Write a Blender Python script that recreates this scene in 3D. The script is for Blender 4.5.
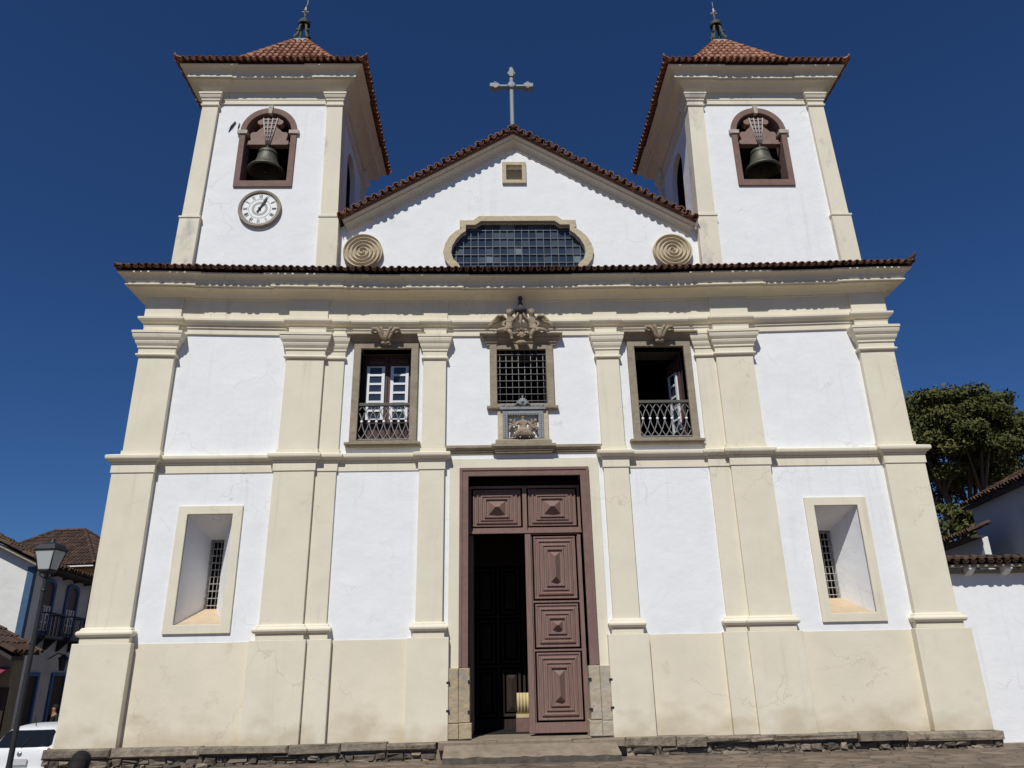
import bpy, bmesh, math, random
from mathutils import Vector, Matrix
from mathutils.geometry import tessellate_polygon
random.seed(7)
R = math.radians
SC = bpy.context.scene
for o in list(bpy.data.objects): bpy.data.objects.remove(o, do_unlink=True)
COL = SC.collection

# ------------------------------------------------------------------ camera
yaw, pitch, roll, fpx = 0.0288869, 0.3633055, -0.0201086, 755.708
cy, sy, cp, sp = math.cos(yaw), math.sin(yaw), math.cos(pitch), math.sin(pitch)
fw = Vector((sy*cp, cy*cp, sp)); rt = Vector((cy, -sy, 0)); up = rt.cross(fw)
cr, sr = math.cos(roll), math.sin(roll)
rt2 = rt*cr + up*sr; up2 = up*cr - rt*sr
cam = bpy.data.cameras.new('camera'); camo = bpy.data.objects.new('camera', cam); COL.objects.link(camo)
m = Matrix((rt2, up2, -fw)).transposed().to_4x4(); m.translation = (-0.758, -17.5, 1.6)
camo.matrix_world = m
cam.sensor_width = 36; cam.lens = fpx/1024*36; cam.clip_start = .1; cam.clip_end = 3000
SC.camera = camo

# ------------------------------------------------------------------ light
SUN_AZ, SUN_EL = R(16), R(50)          # azimuth measured left of the facade's outward normal
tosun = Vector((-math.sin(SUN_AZ)*math.cos(SUN_EL), -math.cos(SUN_AZ)*math.cos(SUN_EL), math.sin(SUN_EL)))
W = bpy.data.worlds.new('World'); SC.world = W; W.use_nodes = True
wn = W.node_tree; wn.nodes.clear()
sky = wn.nodes.new('ShaderNodeTexSky'); sky.sky_type = 'NISHITA'; sky.sun_disc = False
sky.sun_elevation = SUN_EL; sky.sun_rotation = math.pi + SUN_AZ
sky.altitude = 700; sky.air_density = 1.0; sky.dust_density = 0.0; sky.ozone_density = 6.0
bg = wn.nodes.new('ShaderNodeBackground'); bg.inputs[1].default_value = 0.06
wo = wn.nodes.new('ShaderNodeOutputWorld')
tint = wn.nodes.new('ShaderNodeMix'); tint.data_type = 'RGBA'; tint.blend_type = 'MULTIPLY'; tint.inputs[0].default_value = 1
tint.inputs[7].default_value = (.47, .745, 1.09, 1)       # deep polarised blue of a dry winter sky
wn.links.new(sky.outputs[0], tint.inputs[6]); wn.links.new(tint.outputs[2], bg.inputs[0]); wn.links.new(bg.outputs[0], wo.inputs[0])
sl = bpy.data.lights.new('sun', 'SUN'); sl.energy = 4.6; sl.angle = R(.5); sl.color = (1, .985, .93)
so = bpy.data.objects.new('sun', sl); COL.objects.link(so)
so.rotation_euler = (-tosun).to_track_quat('-Z', 'Y').to_euler(); so.location = (-8, -30, 40)
SC.view_settings.view_transform = 'Standard'; SC.view_settings.look = 'None'
SC.view_settings.exposure = -0.18; SC.view_settings.gamma = 1; SC.view_settings.use_curve_mapping = False
SC.render.engine = 'CYCLES'

# ------------------------------------------------------------------ materials
def mat(name, col, rough=.8, var=0., vscale=3., bump=0., bscale=8., spec=.3, metal=0., stain=None, attr=None, stretch=None, fine=0., streak=None, crack=None, damp=None, pave=None):
    m = bpy.data.materials.new(name); m.use_nodes = True; nt = m.node_tree; N = nt.nodes; L = nt.links
    b = N['Principled BSDF']; b.inputs['Roughness'].default_value = rough
    b.inputs['Specular IOR Level'].default_value = spec; b.inputs['Metallic'].default_value = metal
    tc = N.new('ShaderNodeTexCoord'); vec = tc.outputs['Object']
    if stretch:
        mp = N.new('ShaderNodeMapping'); mp.inputs['Scale'].default_value = stretch; L.new(vec, mp.inputs[0]); vec = mp.outputs[0]
    rgb = N.new('ShaderNodeRGB'); rgb.outputs[0].default_value = (*col, 1); cur = rgb.outputs[0]
    def noise(s, d=5, r=.6):
        n = N.new('ShaderNodeTexNoise'); n.inputs['Scale'].default_value = s; n.inputs['Detail'].default_value = d
        n.inputs['Roughness'].default_value = r; L.new(vec, n.inputs['Vector']); return n.outputs['Fac']
    def mixc(fac, a, c2, mode='MIX'):
        x = N.new('ShaderNodeMix'); x.data_type = 'RGBA'; x.blend_type = mode
        if hasattr(fac, 'links'): L.new(fac, x.inputs[0])
        else: x.inputs[0].default_value = fac
        L.new(a, x.inputs[6])
        if hasattr(c2, 'links'): L.new(c2, x.inputs[7])
        else: x.inputs[7].default_value = (*c2, 1)
        return x.outputs[2]
    def ramp(f, lo, hi, a=0., c2=1.):
        r = N.new('ShaderNodeMapRange'); r.inputs[1].default_value = lo; r.inputs[2].default_value = hi
        r.inputs[3].default_value = a; r.inputs[4].default_value = c2; L.new(f, r.inputs[0]); return r.outputs[0]
    if attr:
        at = N.new('ShaderNodeAttribute'); at.attribute_name = 'var'
        cur = mixc(at.outputs['Fac'], cur, attr)
    if var:
        v = ramp(noise(vscale), .3, .7, 1-var, 1+var)
        mlt = N.new('ShaderNodeVectorMath'); mlt.operation = 'SCALE'; L.new(cur, mlt.inputs[0]); L.new(v, mlt.inputs['Scale']); cur = mlt.outputs[0]
    if stain:
        for (scol, sscale, lo, hi, amt) in stain:
            cur = mixc(ramp(noise(sscale, 8, .7), lo, hi, 0, amt), cur, scol)
    def noise_at(scale3, s, d=5):
        mp = N.new('ShaderNodeMapping'); mp.inputs['Scale'].default_value = scale3; L.new(tc.outputs['Object'], mp.inputs[0])
        n = N.new('ShaderNodeTexNoise'); n.inputs['Scale'].default_value = s; n.inputs['Detail'].default_value = d; L.new(mp.outputs[0], n.inputs['Vector']); return n.outputs['Fac']
    def math_(op, a, b2):
        x = N.new('ShaderNodeMath'); x.operation = op
        for i, q in enumerate((a, b2)):
            if hasattr(q, 'links'): L.new(q, x.inputs[i])
            else: x.inputs[i].default_value = q
        return x.outputs[0]
    if streak:      # rain runs: long thin stains in patches
        f = math_('MULTIPLY', ramp(noise_at((7, 7, .28), 1.0, 6), .54, .72), ramp(noise_at((1, 1, .8), .55, 3), .46, .62)); cur = mixc(math_('MULTIPLY', f, streak[1]), cur, streak[0])
    if crack:       # hairline cracks in some areas
        dv = N.new('ShaderNodeTexNoise'); dv.inputs['Scale'].default_value = 2.5; dv.inputs['Detail'].default_value = 5; L.new(tc.outputs['Object'], dv.inputs['Vector'])
        ds = N.new('ShaderNodeVectorMath'); ds.operation = 'MULTIPLY_ADD'; ds.inputs[1].default_value = (.7, .7, .7); L.new(dv.outputs['Color'], ds.inputs[0]); L.new(tc.outputs['Object'], ds.inputs[2])
        vo = N.new('ShaderNodeTexVoronoi'); vo.feature = 'DISTANCE_TO_EDGE'; vo.inputs['Scale'].default_value = .55; L.new(ds.outputs[0], vo.inputs['Vector'])
        f = math_('MULTIPLY', ramp(vo.outputs['Distance'], .002, .007, 1, 0), ramp(noise_at((1, 1, 1), .45, 2), .50, .58)); cur = mixc(math_('MULTIPLY', f, crack[1]), cur, crack[0])
    if damp:        # rising damp and splashed dirt at the foot of the wall
        sx = N.new('ShaderNodeSeparateXYZ'); L.new(tc.outputs['Object'], sx.inputs[0])
        z = math_('ADD', sx.outputs['Z'], math_('MULTIPLY', math_('SUBTRACT', noise_at((1, 1, 1.6), 1.5, 7), .5), -1.9)); cur = mixc(ramp(z, damp[1], damp[2], damp[3], 0), cur, damp[0])
    if pave:
        vo = N.new('ShaderNodeTexVoronoi'); vo.inputs['Scale'].default_value = pave; L.new(tc.outputs['Object'], vo.inputs['Vector'])
        ve = N.new('ShaderNodeTexVoronoi'); ve.feature = 'DISTANCE_TO_EDGE'; ve.inputs['Scale'].default_value = pave; L.new(tc.outputs['Object'], ve.inputs['Vector'])
        g = N.new('ShaderNodeSeparateColor'); L.new(vo.outputs['Color'], g.inputs[0]); v2 = N.new('ShaderNodeVectorMath'); v2.operation = 'SCALE'; L.new(cur, v2.inputs[0]); L.new(ramp(g.outputs[0], 0, 1, .72, 1.25), v2.inputs['Scale']); cur = v2.outputs[0]
        cur = mixc(ramp(ve.outputs['Distance'], .01, .06, .75, 0), cur, (.06, .05, .04))
    L.new(cur, b.inputs['Base Color'])
    if bump:
        bp = N.new('ShaderNodeBump'); bp.inputs['Strength'].default_value = 1; bp.inputs['Distance'].default_value = bump
        h = noise(bscale, 6, .55)
        if fine:
            h2 = noise(bscale*9, 3, .6); ad = N.new('ShaderNodeMath'); ad.operation = 'MULTIPLY_ADD'; ad.inputs[1].default_value = fine
            L.new(h2, ad.inputs[0]); L.new(h, ad.inputs[2]); h = ad.outputs[0]
        L.new(h, bp.inputs['Height']); L.new(bp.outputs[0], b.inputs['Normal'])
    return m
M = {}
M['white'] = mat('white_limewash', (.80, .80, .80), .9, .03, .9, .022, 1.8, .15, stain=[((.50, .49, .46), 1.3, .66, .80, .35), ((.62, .60, .54), 6, .70, .78, .4)], fine=.05, streak=((.58, .56, .52), .35), crack=((.52, .50, .47), .4))
M['cream'] = mat('cream_paint', (.725, .665, .525), .85, .05, 1.2, .007, 3, .2, stain=[((.40, .33, .21), 1.6, .62, .82, .45), ((.30, .25, .17), 9, .70, .80, .35)], fine=.2, streak=((.50, .43, .32), .4), crack=((.44, .38, .28), .38), damp=((.46, .37, .24), .2, .75, .55))
M['cream_worn'] = mat('worn_cream_paint', (.725, .665, .535), .85, .06, 1.2, .012, 4, .2, stain=[((.42, .40, .36), 1.1, .55, .66, .8), ((.30, .25, .17), 7, .66, .78, .4)], fine=.2, stretch=(1, 1, .45))
M['dado'] = mat('cream_dado_paint', (.72, .65, .51), .85, .05, .8, .009, 2.5, .2, stain=[((.33, .26, .16), 1.1, .60, .80, .55), ((.28, .23, .15), 8, .70, .8, .35)], fine=.2, crack=((.44, .38, .28), .38), damp=((.46, .37, .24), .2, .85, .6))
M['sand'] = mat('sandy_render', (.52, .40, .27), .9, .1, 3, .02, 6, .2, stain=[((.40, .26, .13), 5, .6, .75, .5)])
M['sandstone'] = mat('beige_stone', (.50, .42, .29), .85, .10, 3, .02, 9, .2, stain=[((.28, .24, .17), 4, .6, .75, .5)])
M['greystone'] = mat('grey_brown_stone', (.30, .25, .18), .85, .14, 4, .02, 10, .2, stain=[((.10, .085, .065), 3, .58, .75, .6)])
M['carved'] = mat('carved_soapstone', (.34, .27, .19), .88, .2, 9, .03, 22, .2, stain=[((.10, .08, .065), 9, .52, .66, .75)], fine=.2)
M['darkstone'] = mat('dark_carved_stone', (.06, .05, .055), .8, .2, 8, .01, 14, .2)
M['mauve'] = mat('mauve_stone', (.20, .125, .105), .8, .12, 3, .012, 9, .25, stain=[((.11, .07, .06), 5, .6, .75, .5)])
M['door'] = mat('weathered_door_wood', (.225, .140, .115), .7, .18, 5, .006, 30, .3, stain=[((.13, .088, .078), 8, .55, .75, .5), ((.26, .18, .155), 14, .62, .75, .4)], stretch=(6, 6, .5))
M['darkwood'] = mat('dark_wood', (.035, .022, .018), .7, .2, 5, .004, 30, .25, stretch=(5, 5, .6))
M['yoke'] = mat('yoke_wood', (.25, .16, .135), .7, .15, 6, .006, 25, .25)
M['brownframe'] = mat('brown_shutter_wood', (.085, .04, .034), .55, .15, 6, .004, 30, .35)
M['whitepaint'] = mat('white_gloss_paint', (.75, .76, .78), .5, .03, 5, 0, 1, .4)
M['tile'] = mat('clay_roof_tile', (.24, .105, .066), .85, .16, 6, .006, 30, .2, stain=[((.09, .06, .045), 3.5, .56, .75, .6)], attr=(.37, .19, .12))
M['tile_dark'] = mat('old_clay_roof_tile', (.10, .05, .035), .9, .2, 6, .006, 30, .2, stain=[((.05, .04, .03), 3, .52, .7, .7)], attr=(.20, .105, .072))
M['tile_mid'] = mat('weathered_verge_tile', (.16, .075, .05), .9, .2, 6, .006, 30, .2, stain=[((.42, .37, .32), 5, .58, .68, .7), ((.06, .045, .035), 3, .55, .7, .6)], attr=(.30, .165, .11))
M['mortar'] = mat('pale_mortar', (.42, .38, .33), .9, .15, 8, .01, 20, .2)
M['bronze'] = mat('bell_bronze', (.085, .083, .062), .55, .2, 10, .006, 30, .5, .35, stain=[((.05, .07, .05), 6, .55, .7, .5)])
M['iron'] = mat('dark_iron', (.03, .03, .033), .5, .1, 8, 0, 1, .5, .3)
M['greyiron'] = mat('painted_grey_iron', (.115, .125, .14), .55, .1, 8, 0, 1, .4)
M['railiron'] = mat('weathered_rail_iron', (.24, .23, .225), .6, .1, 8, 0, 1, .4)
M['straps'] = mat('iron_straps', (.42, .39, .37), .6, .1, 8, 0, 1, .4)
M['crossmat'] = mat('grey_cross_stone', (.23, .26, .28), .6, .1, 6, .004, 20, .4, stain=[((.42, .45, .46), 5, .56, .7, .6)])
M['patina'] = mat('dark_green_finial', (.075, .085, .062), .75, .25, 8, .01, 20, .3, stain=[((.2, .2, .17), 9, .58, .7, .6)])
M['glass'] = mat('window_glass', (.030, .042, .062), .08, 0, 1, 0, 1, .6)
M['glasspale'] = mat('replaced_pane', (.16, .19, .22), .25, 0, 1, 0, 1, .5)
M['glassmid'] = mat('window_glass_tinted', (.055, .07, .095), .2, 0, 1, 0, 1, .6)
M['interior'] = mat('shade_toned_reveal_plaster', (.11, .10, .095), .95, .1, 2)  # plaster of the opening reveals, darkened to carry their shade
M['indoor_shade'] = mat('shade_black_interior', (.012, .010, .009), .95)  # near-black inner faces: the shade indoors and in the belfries is in the colour
M['granite'] = mat('yellowish_granite', (.40, .32, .21), .9, .12, 4, .03, 7, .2, stain=[((.25, .24, .22), 3, .52, .64, .7), ((.2, .15, .1), 9, .6, .75, .5)])
M['flute'] = mat('yellow_fluted_wood', (.55, .44, .24), .7, .1, 5)
M['riser'] = mat('dirty_step_riser', (.10, .085, .07), .95, .25, 5, .02, 9, .2, stain=[((.2, .17, .13), 5, .56, .7, .6)])
M['granite2'] = mat('greyish_granite', (.42, .35, .26), .9, .14, 3, .03, 7, .2, stain=[((.40, .38, .34), 2.2, .48, .62, .6), ((.22, .17, .12), 7, .6, .75, .5)])
M['stone'] = mat('plinth_stone', (.10, .082, .066), .95, .3, 5, .06, 7, .2, attr=(.31, .255, .19), stain=[((.06, .052, .047), 4, .52, .68, .75), ((.34, .29, .22), 7, .64, .74, .5)], fine=.25)
M['plmortar'] = mat('plinth_mortar', (.17, .145, .12), .95, .2, 6, .03, 14, .2)
M['step'] = mat('worn_step_stone', (.25, .20, .148), .95, .18, 3, .015, 9, .2, stain=[((.10, .09, .075), 4, .54, .72, .6)])
M['ground'] = mat('stone_paved_ground', (.185, .140, .105), .95, .2, 1.4, .02, 8, .2, stain=[((.11, .09, .07), 1.5, .5, .7, .6), ((.26, .20, .15), 5, .6, .75, .5)], pave=2.6)
M['dial'] = mat('enamel_dial', (.78, .78, .76), .5, .03, 6)
M['black'] = mat('black_paint', (.02, .02, .022), .5)
M['clockring'] = mat('clock_surround_stone', (.30, .25, .20), .8, .12, 6, .01, 12)
M['greyring'] = mat('dial_grey', (.36, .36, .36), .6)
M['leadgrey'] = mat('blue_grey_carved_frame', (.23, .24, .245), .7, .15, 9, .006, 20)
M['bead'] = mat('pale_beads', (.36, .37, .38), .6)
M['handrail'] = mat('dark_handrail', (.10, .095, .085), .6, .12, 6)

# ------------------------------------------------------------------ mesh builder
class MB:
    def __init__(s): s.v = []; s.f = []; s.m = []; s.sm = []; s.a = []
    def add(s, vs, fs, mi=0, smooth=False, a=0.):
        k = len(s.v); s.v += [tuple(p) for p in vs]
        for f in fs: s.f.append([i+k for i in f]); s.m.append(mi); s.sm.append(smooth); s.a.append(a)
    def box(s, x0, x1, y0, y1, z0, z1, mi=0, a=0.):
        s.add([(x0,y0,z0),(x1,y0,z0),(x1,y1,z0),(x0,y1,z0),(x0,y0,z1),(x1,y0,z1),(x1,y1,z1),(x0,y1,z1)],
              [(0,3,2,1),(4,5,6,7),(0,1,5,4),(1,2,6,5),(2,3,7,6),(3,0,4,7)], mi, False, a)
    def rock(s, x0, x1, y0, y1, z0, z1, c=.03, j=.02, a=0., mi=0):
        def q(): return random.uniform(-j, j)
        back = [(x0,y1,z0),(x1,y1,z0),(x1,y1,z1),(x0,y1,z1)]
        mid = [(x0+q()*.5,y0+c+q(),z0+q()*.5),(x1+q()*.5,y0+c+q(),z0+q()*.5),(x1+q()*.5,y0+c+q(),z1+q()*.5),(x0+q()*.5,y0+c+q(),z1+q()*.5)]
        fr = [(x0+c+q(),y0+q(),z0+c+q()),(x1-c+q(),y0+q(),z0+c+q()),(x1-c+q(),y0+q(),z1-c+q()*.6),(x0+c+q(),y0+q(),z1-c+q()*.6)]
        fs = []
        for b0 in (0, 4):
            for i in range(4): fs.append((b0+i, b0+(i+1) % 4, b0+4+(i+1) % 4, b0+4+i))
        fs.append((8, 9, 10, 11)); s.add(back+mid+fr, fs, mi, False, a)
    def prism(s, poly, P, d0, d1, mi=0, smooth=False, holes=()):
        """poly/holes: 2-D outlines; P(u,v,d) -> 3-D"""
        loops = [list(poly)] + [list(h) for h in holes]
        allp = [p for l in loops for p in l]; n = len(allp)
        tri = tessellate_polygon([[Vector((p[0], p[1], 0)) for p in l] for l in loops])
        s.add([P(u, v, d0) for u, v in allp], [tuple(t) for t in tri], mi)
        s.add([P(u, v, d1) for u, v in allp], [tuple(reversed(t)) for t in tri], mi)
        for l in loops:
            k = len(l); vs = [P(u, v, d0) for u, v in l] + [P(u, v, d1) for u, v in l]
            s.add(vs, [(i, (i+1) % k, k+(i+1) % k, k+i) for i in range(k)], mi, smooth)
    def sweep(s, path, prof, P, closed=False, mi=0, step=.6, smooth=False):
        pts = []
        n = len(path); segs = n if closed else n-1
        nr = []
        for i in range(segs):
            a, b = path[i], path[(i+1) % n]; l = math.hypot(b[0]-a[0], b[1]-a[1]); nr.append(((b[1]-a[1])/l, -(b[0]-a[0])/l))
        for i in range(n):
            if closed or 0 < i < n-1:
                a, b = nr[i-1], nr[i % segs]; k = 1+a[0]*b[0]+a[1]*b[1]; o = ((a[0]+b[0])/k, (a[1]+b[1])/k)
            else: o = nr[0] if i == 0 else nr[-1]
            pts.append((path[i], o))
            if i < segs:
                a, b = path[i], path[(i+1) % n]; l = math.hypot(b[0]-a[0], b[1]-a[1]); k = int(l/step)
                # the plain stretches keep the same offset so faces stay planar
                for j in range(1, k+1):
                    t = j/(k+1); pts.append(((a[0]+(b[0]-a[0])*t, a[1]+(b[1]-a[1])*t), nr[i]))
        k = len(prof); vs = []
        for (p, o) in pts:
            for (d, h) in prof: vs.append(P(p, o, d, h))
        N = len(pts); fs = []
        for i in range(N if closed else N-1):
            i2 = (i+1) % N
            for j in range(k-1): fs.append((i*k+j, i2*k+j, i2*k+j+1, i*k+j+1))
        s.add(vs, fs, mi, smooth)
        if not closed:
            s.add(vs[:k], [tuple(range(k))], mi); s.add(vs[-k:], [tuple(reversed(range(k)))], mi)
    def tube(s, pts, r, n=8, mi=0, cap=True, smooth=True):
        pts = [Vector(p) for p in pts]; rs = r if isinstance(r, (list, tuple)) else [r]*len(pts)
        vs = []; ref = None
        for i, p in enumerate(pts):
            t = (pts[min(i+1, len(pts)-1)]-pts[max(i-1, 0)]).normalized()
            if ref is None or abs(ref.dot(t)) > .95: ref = Vector((0, 0, 1)) if abs(t.z) < .9 else Vector((1, 0, 0))
            a = t.cross(ref).normalized(); b = a.cross(t).normalized(); ref = b
            for k in range(n): q = 2*math.pi*k/n; vs.append(p+(a*math.cos(q)+b*math.sin(q))*rs[i])
        fs = []
        for i in range(len(pts)-1):
            for k in range(n): fs.append((i*n+k, i*n+(k+1) % n, (i+1)*n+(k+1) % n, (i+1)*n+k))
        s.add(vs, fs, mi, smooth)
        if cap:
            s.add(vs[:n], [tuple(range(n))], mi); s.add(vs[-n:], [tuple(range(n))], mi)
    def lathe(s, prof, c=(0, 0, 0), n=24, mi=0, axis='Z', smooth=True):
        vs = []; fs = []; k = len(prof)
        for i in range(n):
            q = 2*math.pi*i/n
            for (r, h) in prof:
                if axis == 'Z': vs.append((c[0]+r*math.cos(q), c[1]+r*math.sin(q), c[2]+h))
                elif axis == 'Y': vs.append((c[0]+r*math.cos(q), c[1]+h, c[2]+r*math.sin(q)))
                else: vs.append((c[0]+h, c[1]+r*math.cos(q), c[2]+r*math.sin(q)))
        for i in range(n):
            for j in range(k-1): fs.append((i*k+j, ((i+1) % n)*k+j, ((i+1) % n)*k+j+1, i*k+j+1))
        s.add(vs, fs, mi, smooth)
    def blob(s, c, r, n=8, mi=0):
        rx, ry, rz = r if isinstance(r, (tuple, list)) else (r, r, r)
        vs = []; fs = []; m = n//2+1
        for i in range(m+1):
            th = math.pi*i/m
            for k in range(n): q = 2*math.pi*k/n; vs.append((c[0]+rx*math.sin(th)*math.cos(q), c[1]+ry*math.sin(th)*math.sin(q), c[2]+rz*math.cos(th)))
        for i in range(m):
            for k in range(n): fs.append((i*n+k, i*n+(k+1) % n, (i+1)*n+(k+1) % n, (i+1)*n+k))
        s.add(vs, fs, mi, True)
    def warp(s, fn): s.v = [tuple(fn(*p)) for p in s.v]; return s
    def build(s, name, mats, parent=None, loc=(0, 0, 0), rotz=0., bevel=0.):
        me = bpy.data.meshes.new(name); me.from_pydata(s.v, [], s.f)
        if not isinstance(mats, (list, tuple)): mats = [mats]
        for x in mats: me.materials.append(x)
        me.polygons.foreach_set('material_index', s.m); me.polygons.foreach_set('use_smooth', s.sm)
        at = me.attributes.new('var', 'FLOAT', 'FACE'); at.data.foreach_set('value', s.a)
        b = bmesh.new(); b.from_mesh(me); bmesh.ops.remove_doubles(b, verts=b.verts, dist=1e-5); bmesh.ops.delete(b, geom=[v for v in b.verts if not v.link_faces], context='VERTS'); bmesh.ops.recalc_face_normals(b, faces=b.faces); b.to_mesh(me); b.free()
        me.update(); o = bpy.data.objects.new(name, me); COL.objects.link(o)
        o.location = loc; o.rotation_euler = (0, 0, rotz)
        if parent: o.parent = parent
        if bevel:
            bv = o.modifiers.new('bevel', 'BEVEL'); bv.width = bevel; bv.segments = 2; bv.limit_method = 'ANGLE'; bv.angle_limit = R(40); bv.harden_normals = False
        return o
HZ = lambda p, o, d, h: (p[0]+o[0]*d, p[1]+o[1]*d, h)          # horizontal mouldings
XZ = lambda u, v, d: (u, d, v)                                  # outline in the facade plane, d = depth

def thing(name, label, cat, loc=(0, 0, 0), rotz=0., group=None):
    o = bpy.data.objects.new(name, None); COL.objects.link(o); o.location = loc; o.rotation_euler = (0, 0, rotz)
    o.empty_display_size = .3; o['label'] = label; o['category'] = cat
    if group: o['group'] = group
    return o
def tag(o, label, cat, group=None):
    o['label'] = label; o['category'] = cat
    if group: o['group'] = group
    return o
def struct(o, kind='structure'): o['kind'] = kind; return o
def lab(o, text): o['label'] = text; return o

def sstep(t): t = max(0., min(1., t)); return t*t*(3-2*t)
def sag(x, y, z):      # the old entablature dips towards the middle
    w = sstep((z-6)/3)*(1-sstep((z-12.2)/1.5)); return (x, y, z-.15*w*(1-min(1, (x/9.3)**2)))

def skin(name, joints, edges, material, parent=None, sub=2, loc=(0, 0, 0), rotz=0.):
    """grow one continuous figure round a skeleton: joints = [(pos, radius)], then bake it to a mesh"""
    me = bpy.data.meshes.new(name); me.from_pydata([j[0] for j in joints], edges, [])
    o = bpy.data.objects.new(name, me); COL.objects.link(o)
    sk = o.modifiers.new('skin', 'SKIN'); sk.use_smooth_shade = True
    for i, j in enumerate(joints):
        r = j[1]; r = (r, r) if not isinstance(r, (tuple, list)) else r
        me.skin_vertices[0].data[i].radius = r; me.skin_vertices[0].data[i].use_root = (i == 0)
    ss = o.modifiers.new('sub', 'SUBSURF'); ss.levels = sub; ss.render_levels = sub
    dg = bpy.context.evaluated_depsgraph_get(); dg.update()
    nm = bpy.data.meshes.new_from_object(o.evaluated_get(dg)); nm.name = name
    bpy.data.objects.remove(o, do_unlink=True)
    nm.materials.clear(); nm.materials.append(material)
    for p in nm.polygons: p.use_smooth = True
    o = bpy.data.objects.new(name, nm); COL.objects.link(o); o.location = loc; o.rotation_euler = (0, 0, rotz)
    if parent: o.parent = parent
    return o

# ------------------------------------------------------------------ roof tiles (half-round clay tiles, each modelled)
def half_tile(mb, P0, P1, E, N, r0, r1, upward, th=.018, n=5, a=0., mi=0):
    sgn = 1 if upward else -1; vs = []
    for (P, r) in ((P0, r0), (P1, r1)):
        for rr in (r, r-th):
            for k in range(n+1):
                q = math.pi*k/n; vs.append(P+E*(rr*math.cos(q))+N*(sgn*rr*math.sin(q)))
    m = n+1; fs = []
    for k in range(n):
        fs += [(k, k+1, 2*m+k+1, 2*m+k), (m+k, 3*m+k, 3*m+k+1, m+k+1), (k, m+k, m+k+1, k+1), (2*m+k, 2*m+k+1, 3*m+k+1, 3*m+k)]
    fs += [(0, 2*m, 3*m, m), (n, m+n, 3*m+n, 2*m+n)]
    mb.add(vs, fs, mi, False, a)
def tile_surface(mb, t0, t1, pitch, surf, smax, expo, up=Vector((0, 0, 1)), pan0=True, jit=1., smin=0., maxrows=99):
    n = max(1, round((t1-t0)/pitch)); pitch = (t1-t0)/n; r = pitch*.40
    for i in range(n+1):
        for kind in (1, 0):
            t = t0+pitch*(i+(.5 if kind == 0 else 0))
            if t > t1+1e-6: continue
            lim = smax(t); s = smin; row = 0
            while s < lim-.06 and row < maxrows:
                e = min(s+expo*1.22, lim)
                A, B = surf(t, s), surf(t, e); S = (B-A).normalized()
                T = (surf(t+.01, s)-A).normalized(); N = T.cross(S).normalized()
                if N.dot(up) < 0: N = -N
                jx = random.uniform(-.008, .008)*jit; jn = random.uniform(-.006, .010)*jit; js = random.uniform(-.02, .02)*jit
                a = random.random()
                if kind: half_tile(mb, A+T*jx+N*(.055+jn)+S*js, B-T*jx+N*.035, T, N, r*1.05, r*.9, True, a=a)
                else: half_tile(mb, A+T*jx+N*(.075+jn)+S*(js-.0), B+N*.055, T, N, r*.95, r*1.05, False, a=a*.6)
                s += expo; row += 1
def ridge_tiles(mb, pts, r=.1, step=.3, mi=0):
    for a, b in zip(pts[:-1], pts[1:]):
        a, b = Vector(a), Vector(b); l = (b-a).length; n = max(1, round(l/step)); S = (b-a)/l
        T = S.cross(Vector((0, 0, 1)))
        T = T.normalized() if T.length > .01 else Vector((1, 0, 0)); N = T.cross(S).normalized()
        if N.z < 0: N = -N
        for i in range(n):
            p = a+S*(l*i/n); q = a+S*min(l, l*(i+1.18)/n); half_tile(mb, p+N*.02, q, T, N, r, r*.85, True, a=random.random(), mi=mi)

# ================================================================== SETTING: ground
def gh(x, y):
    return -.09 - .80*sstep((-x-6)/6)*sstep((y+14)/10) - .28*sstep((-y-3)/5)
def axis(a):
    return sorted(set([-a, a] + [s*a*(k/14.)**2.6 for k in range(15) for s in (-1, 1)] + [k*1. for k in range(-26, 27)]))
mb = MB(); ax = axis(900.)
vs = [(x, y, gh(x, y)) for y in ax for x in ax]; n = len(ax)
mb.add(vs, [(j*n+i, j*n+i+1, (j+1)*n+i+1, (j+1)*n+i) for j in range(n-1) for i in range(n-1)], 0, True)
struct(mb.build('ground', M['ground']))

M['hill'] = mat('wooded_hill', (.045, .06, .025), .95, .35, .02, 0, 1, .1)
rh = random.Random(4); mb = MB(); vs = []; n = 96
for k in range(n):
    q = 2*math.pi*k/n; h = 26+14*math.sin(2*q+1)+9*math.sin(5*q)+5*math.sin(11*q+2)
    for (r, t) in ((330, -1), (380, .35*h), (450, .8*h), (520, h), (640, .7*h), (800, -1)): vs.append((r*math.cos(q), r*math.sin(q), t+rh.uniform(-1, 1)*(t > 0)))
mb.add(vs, [(k*6+j, ((k+1) % n)*6+j, ((k+1) % n)*6+j+1, k*6+j+1) for k in range(n) for j in range(5)], 0, True); struct(mb.build('hills', M['hill']))

# ================================================================== CHURCH
church = thing('church', 'white and cream colonial church with two square bell towers and a gabled front', 'church')
WY = .14                                  # plane of the white walls; big pilasters stand at y = 0
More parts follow.
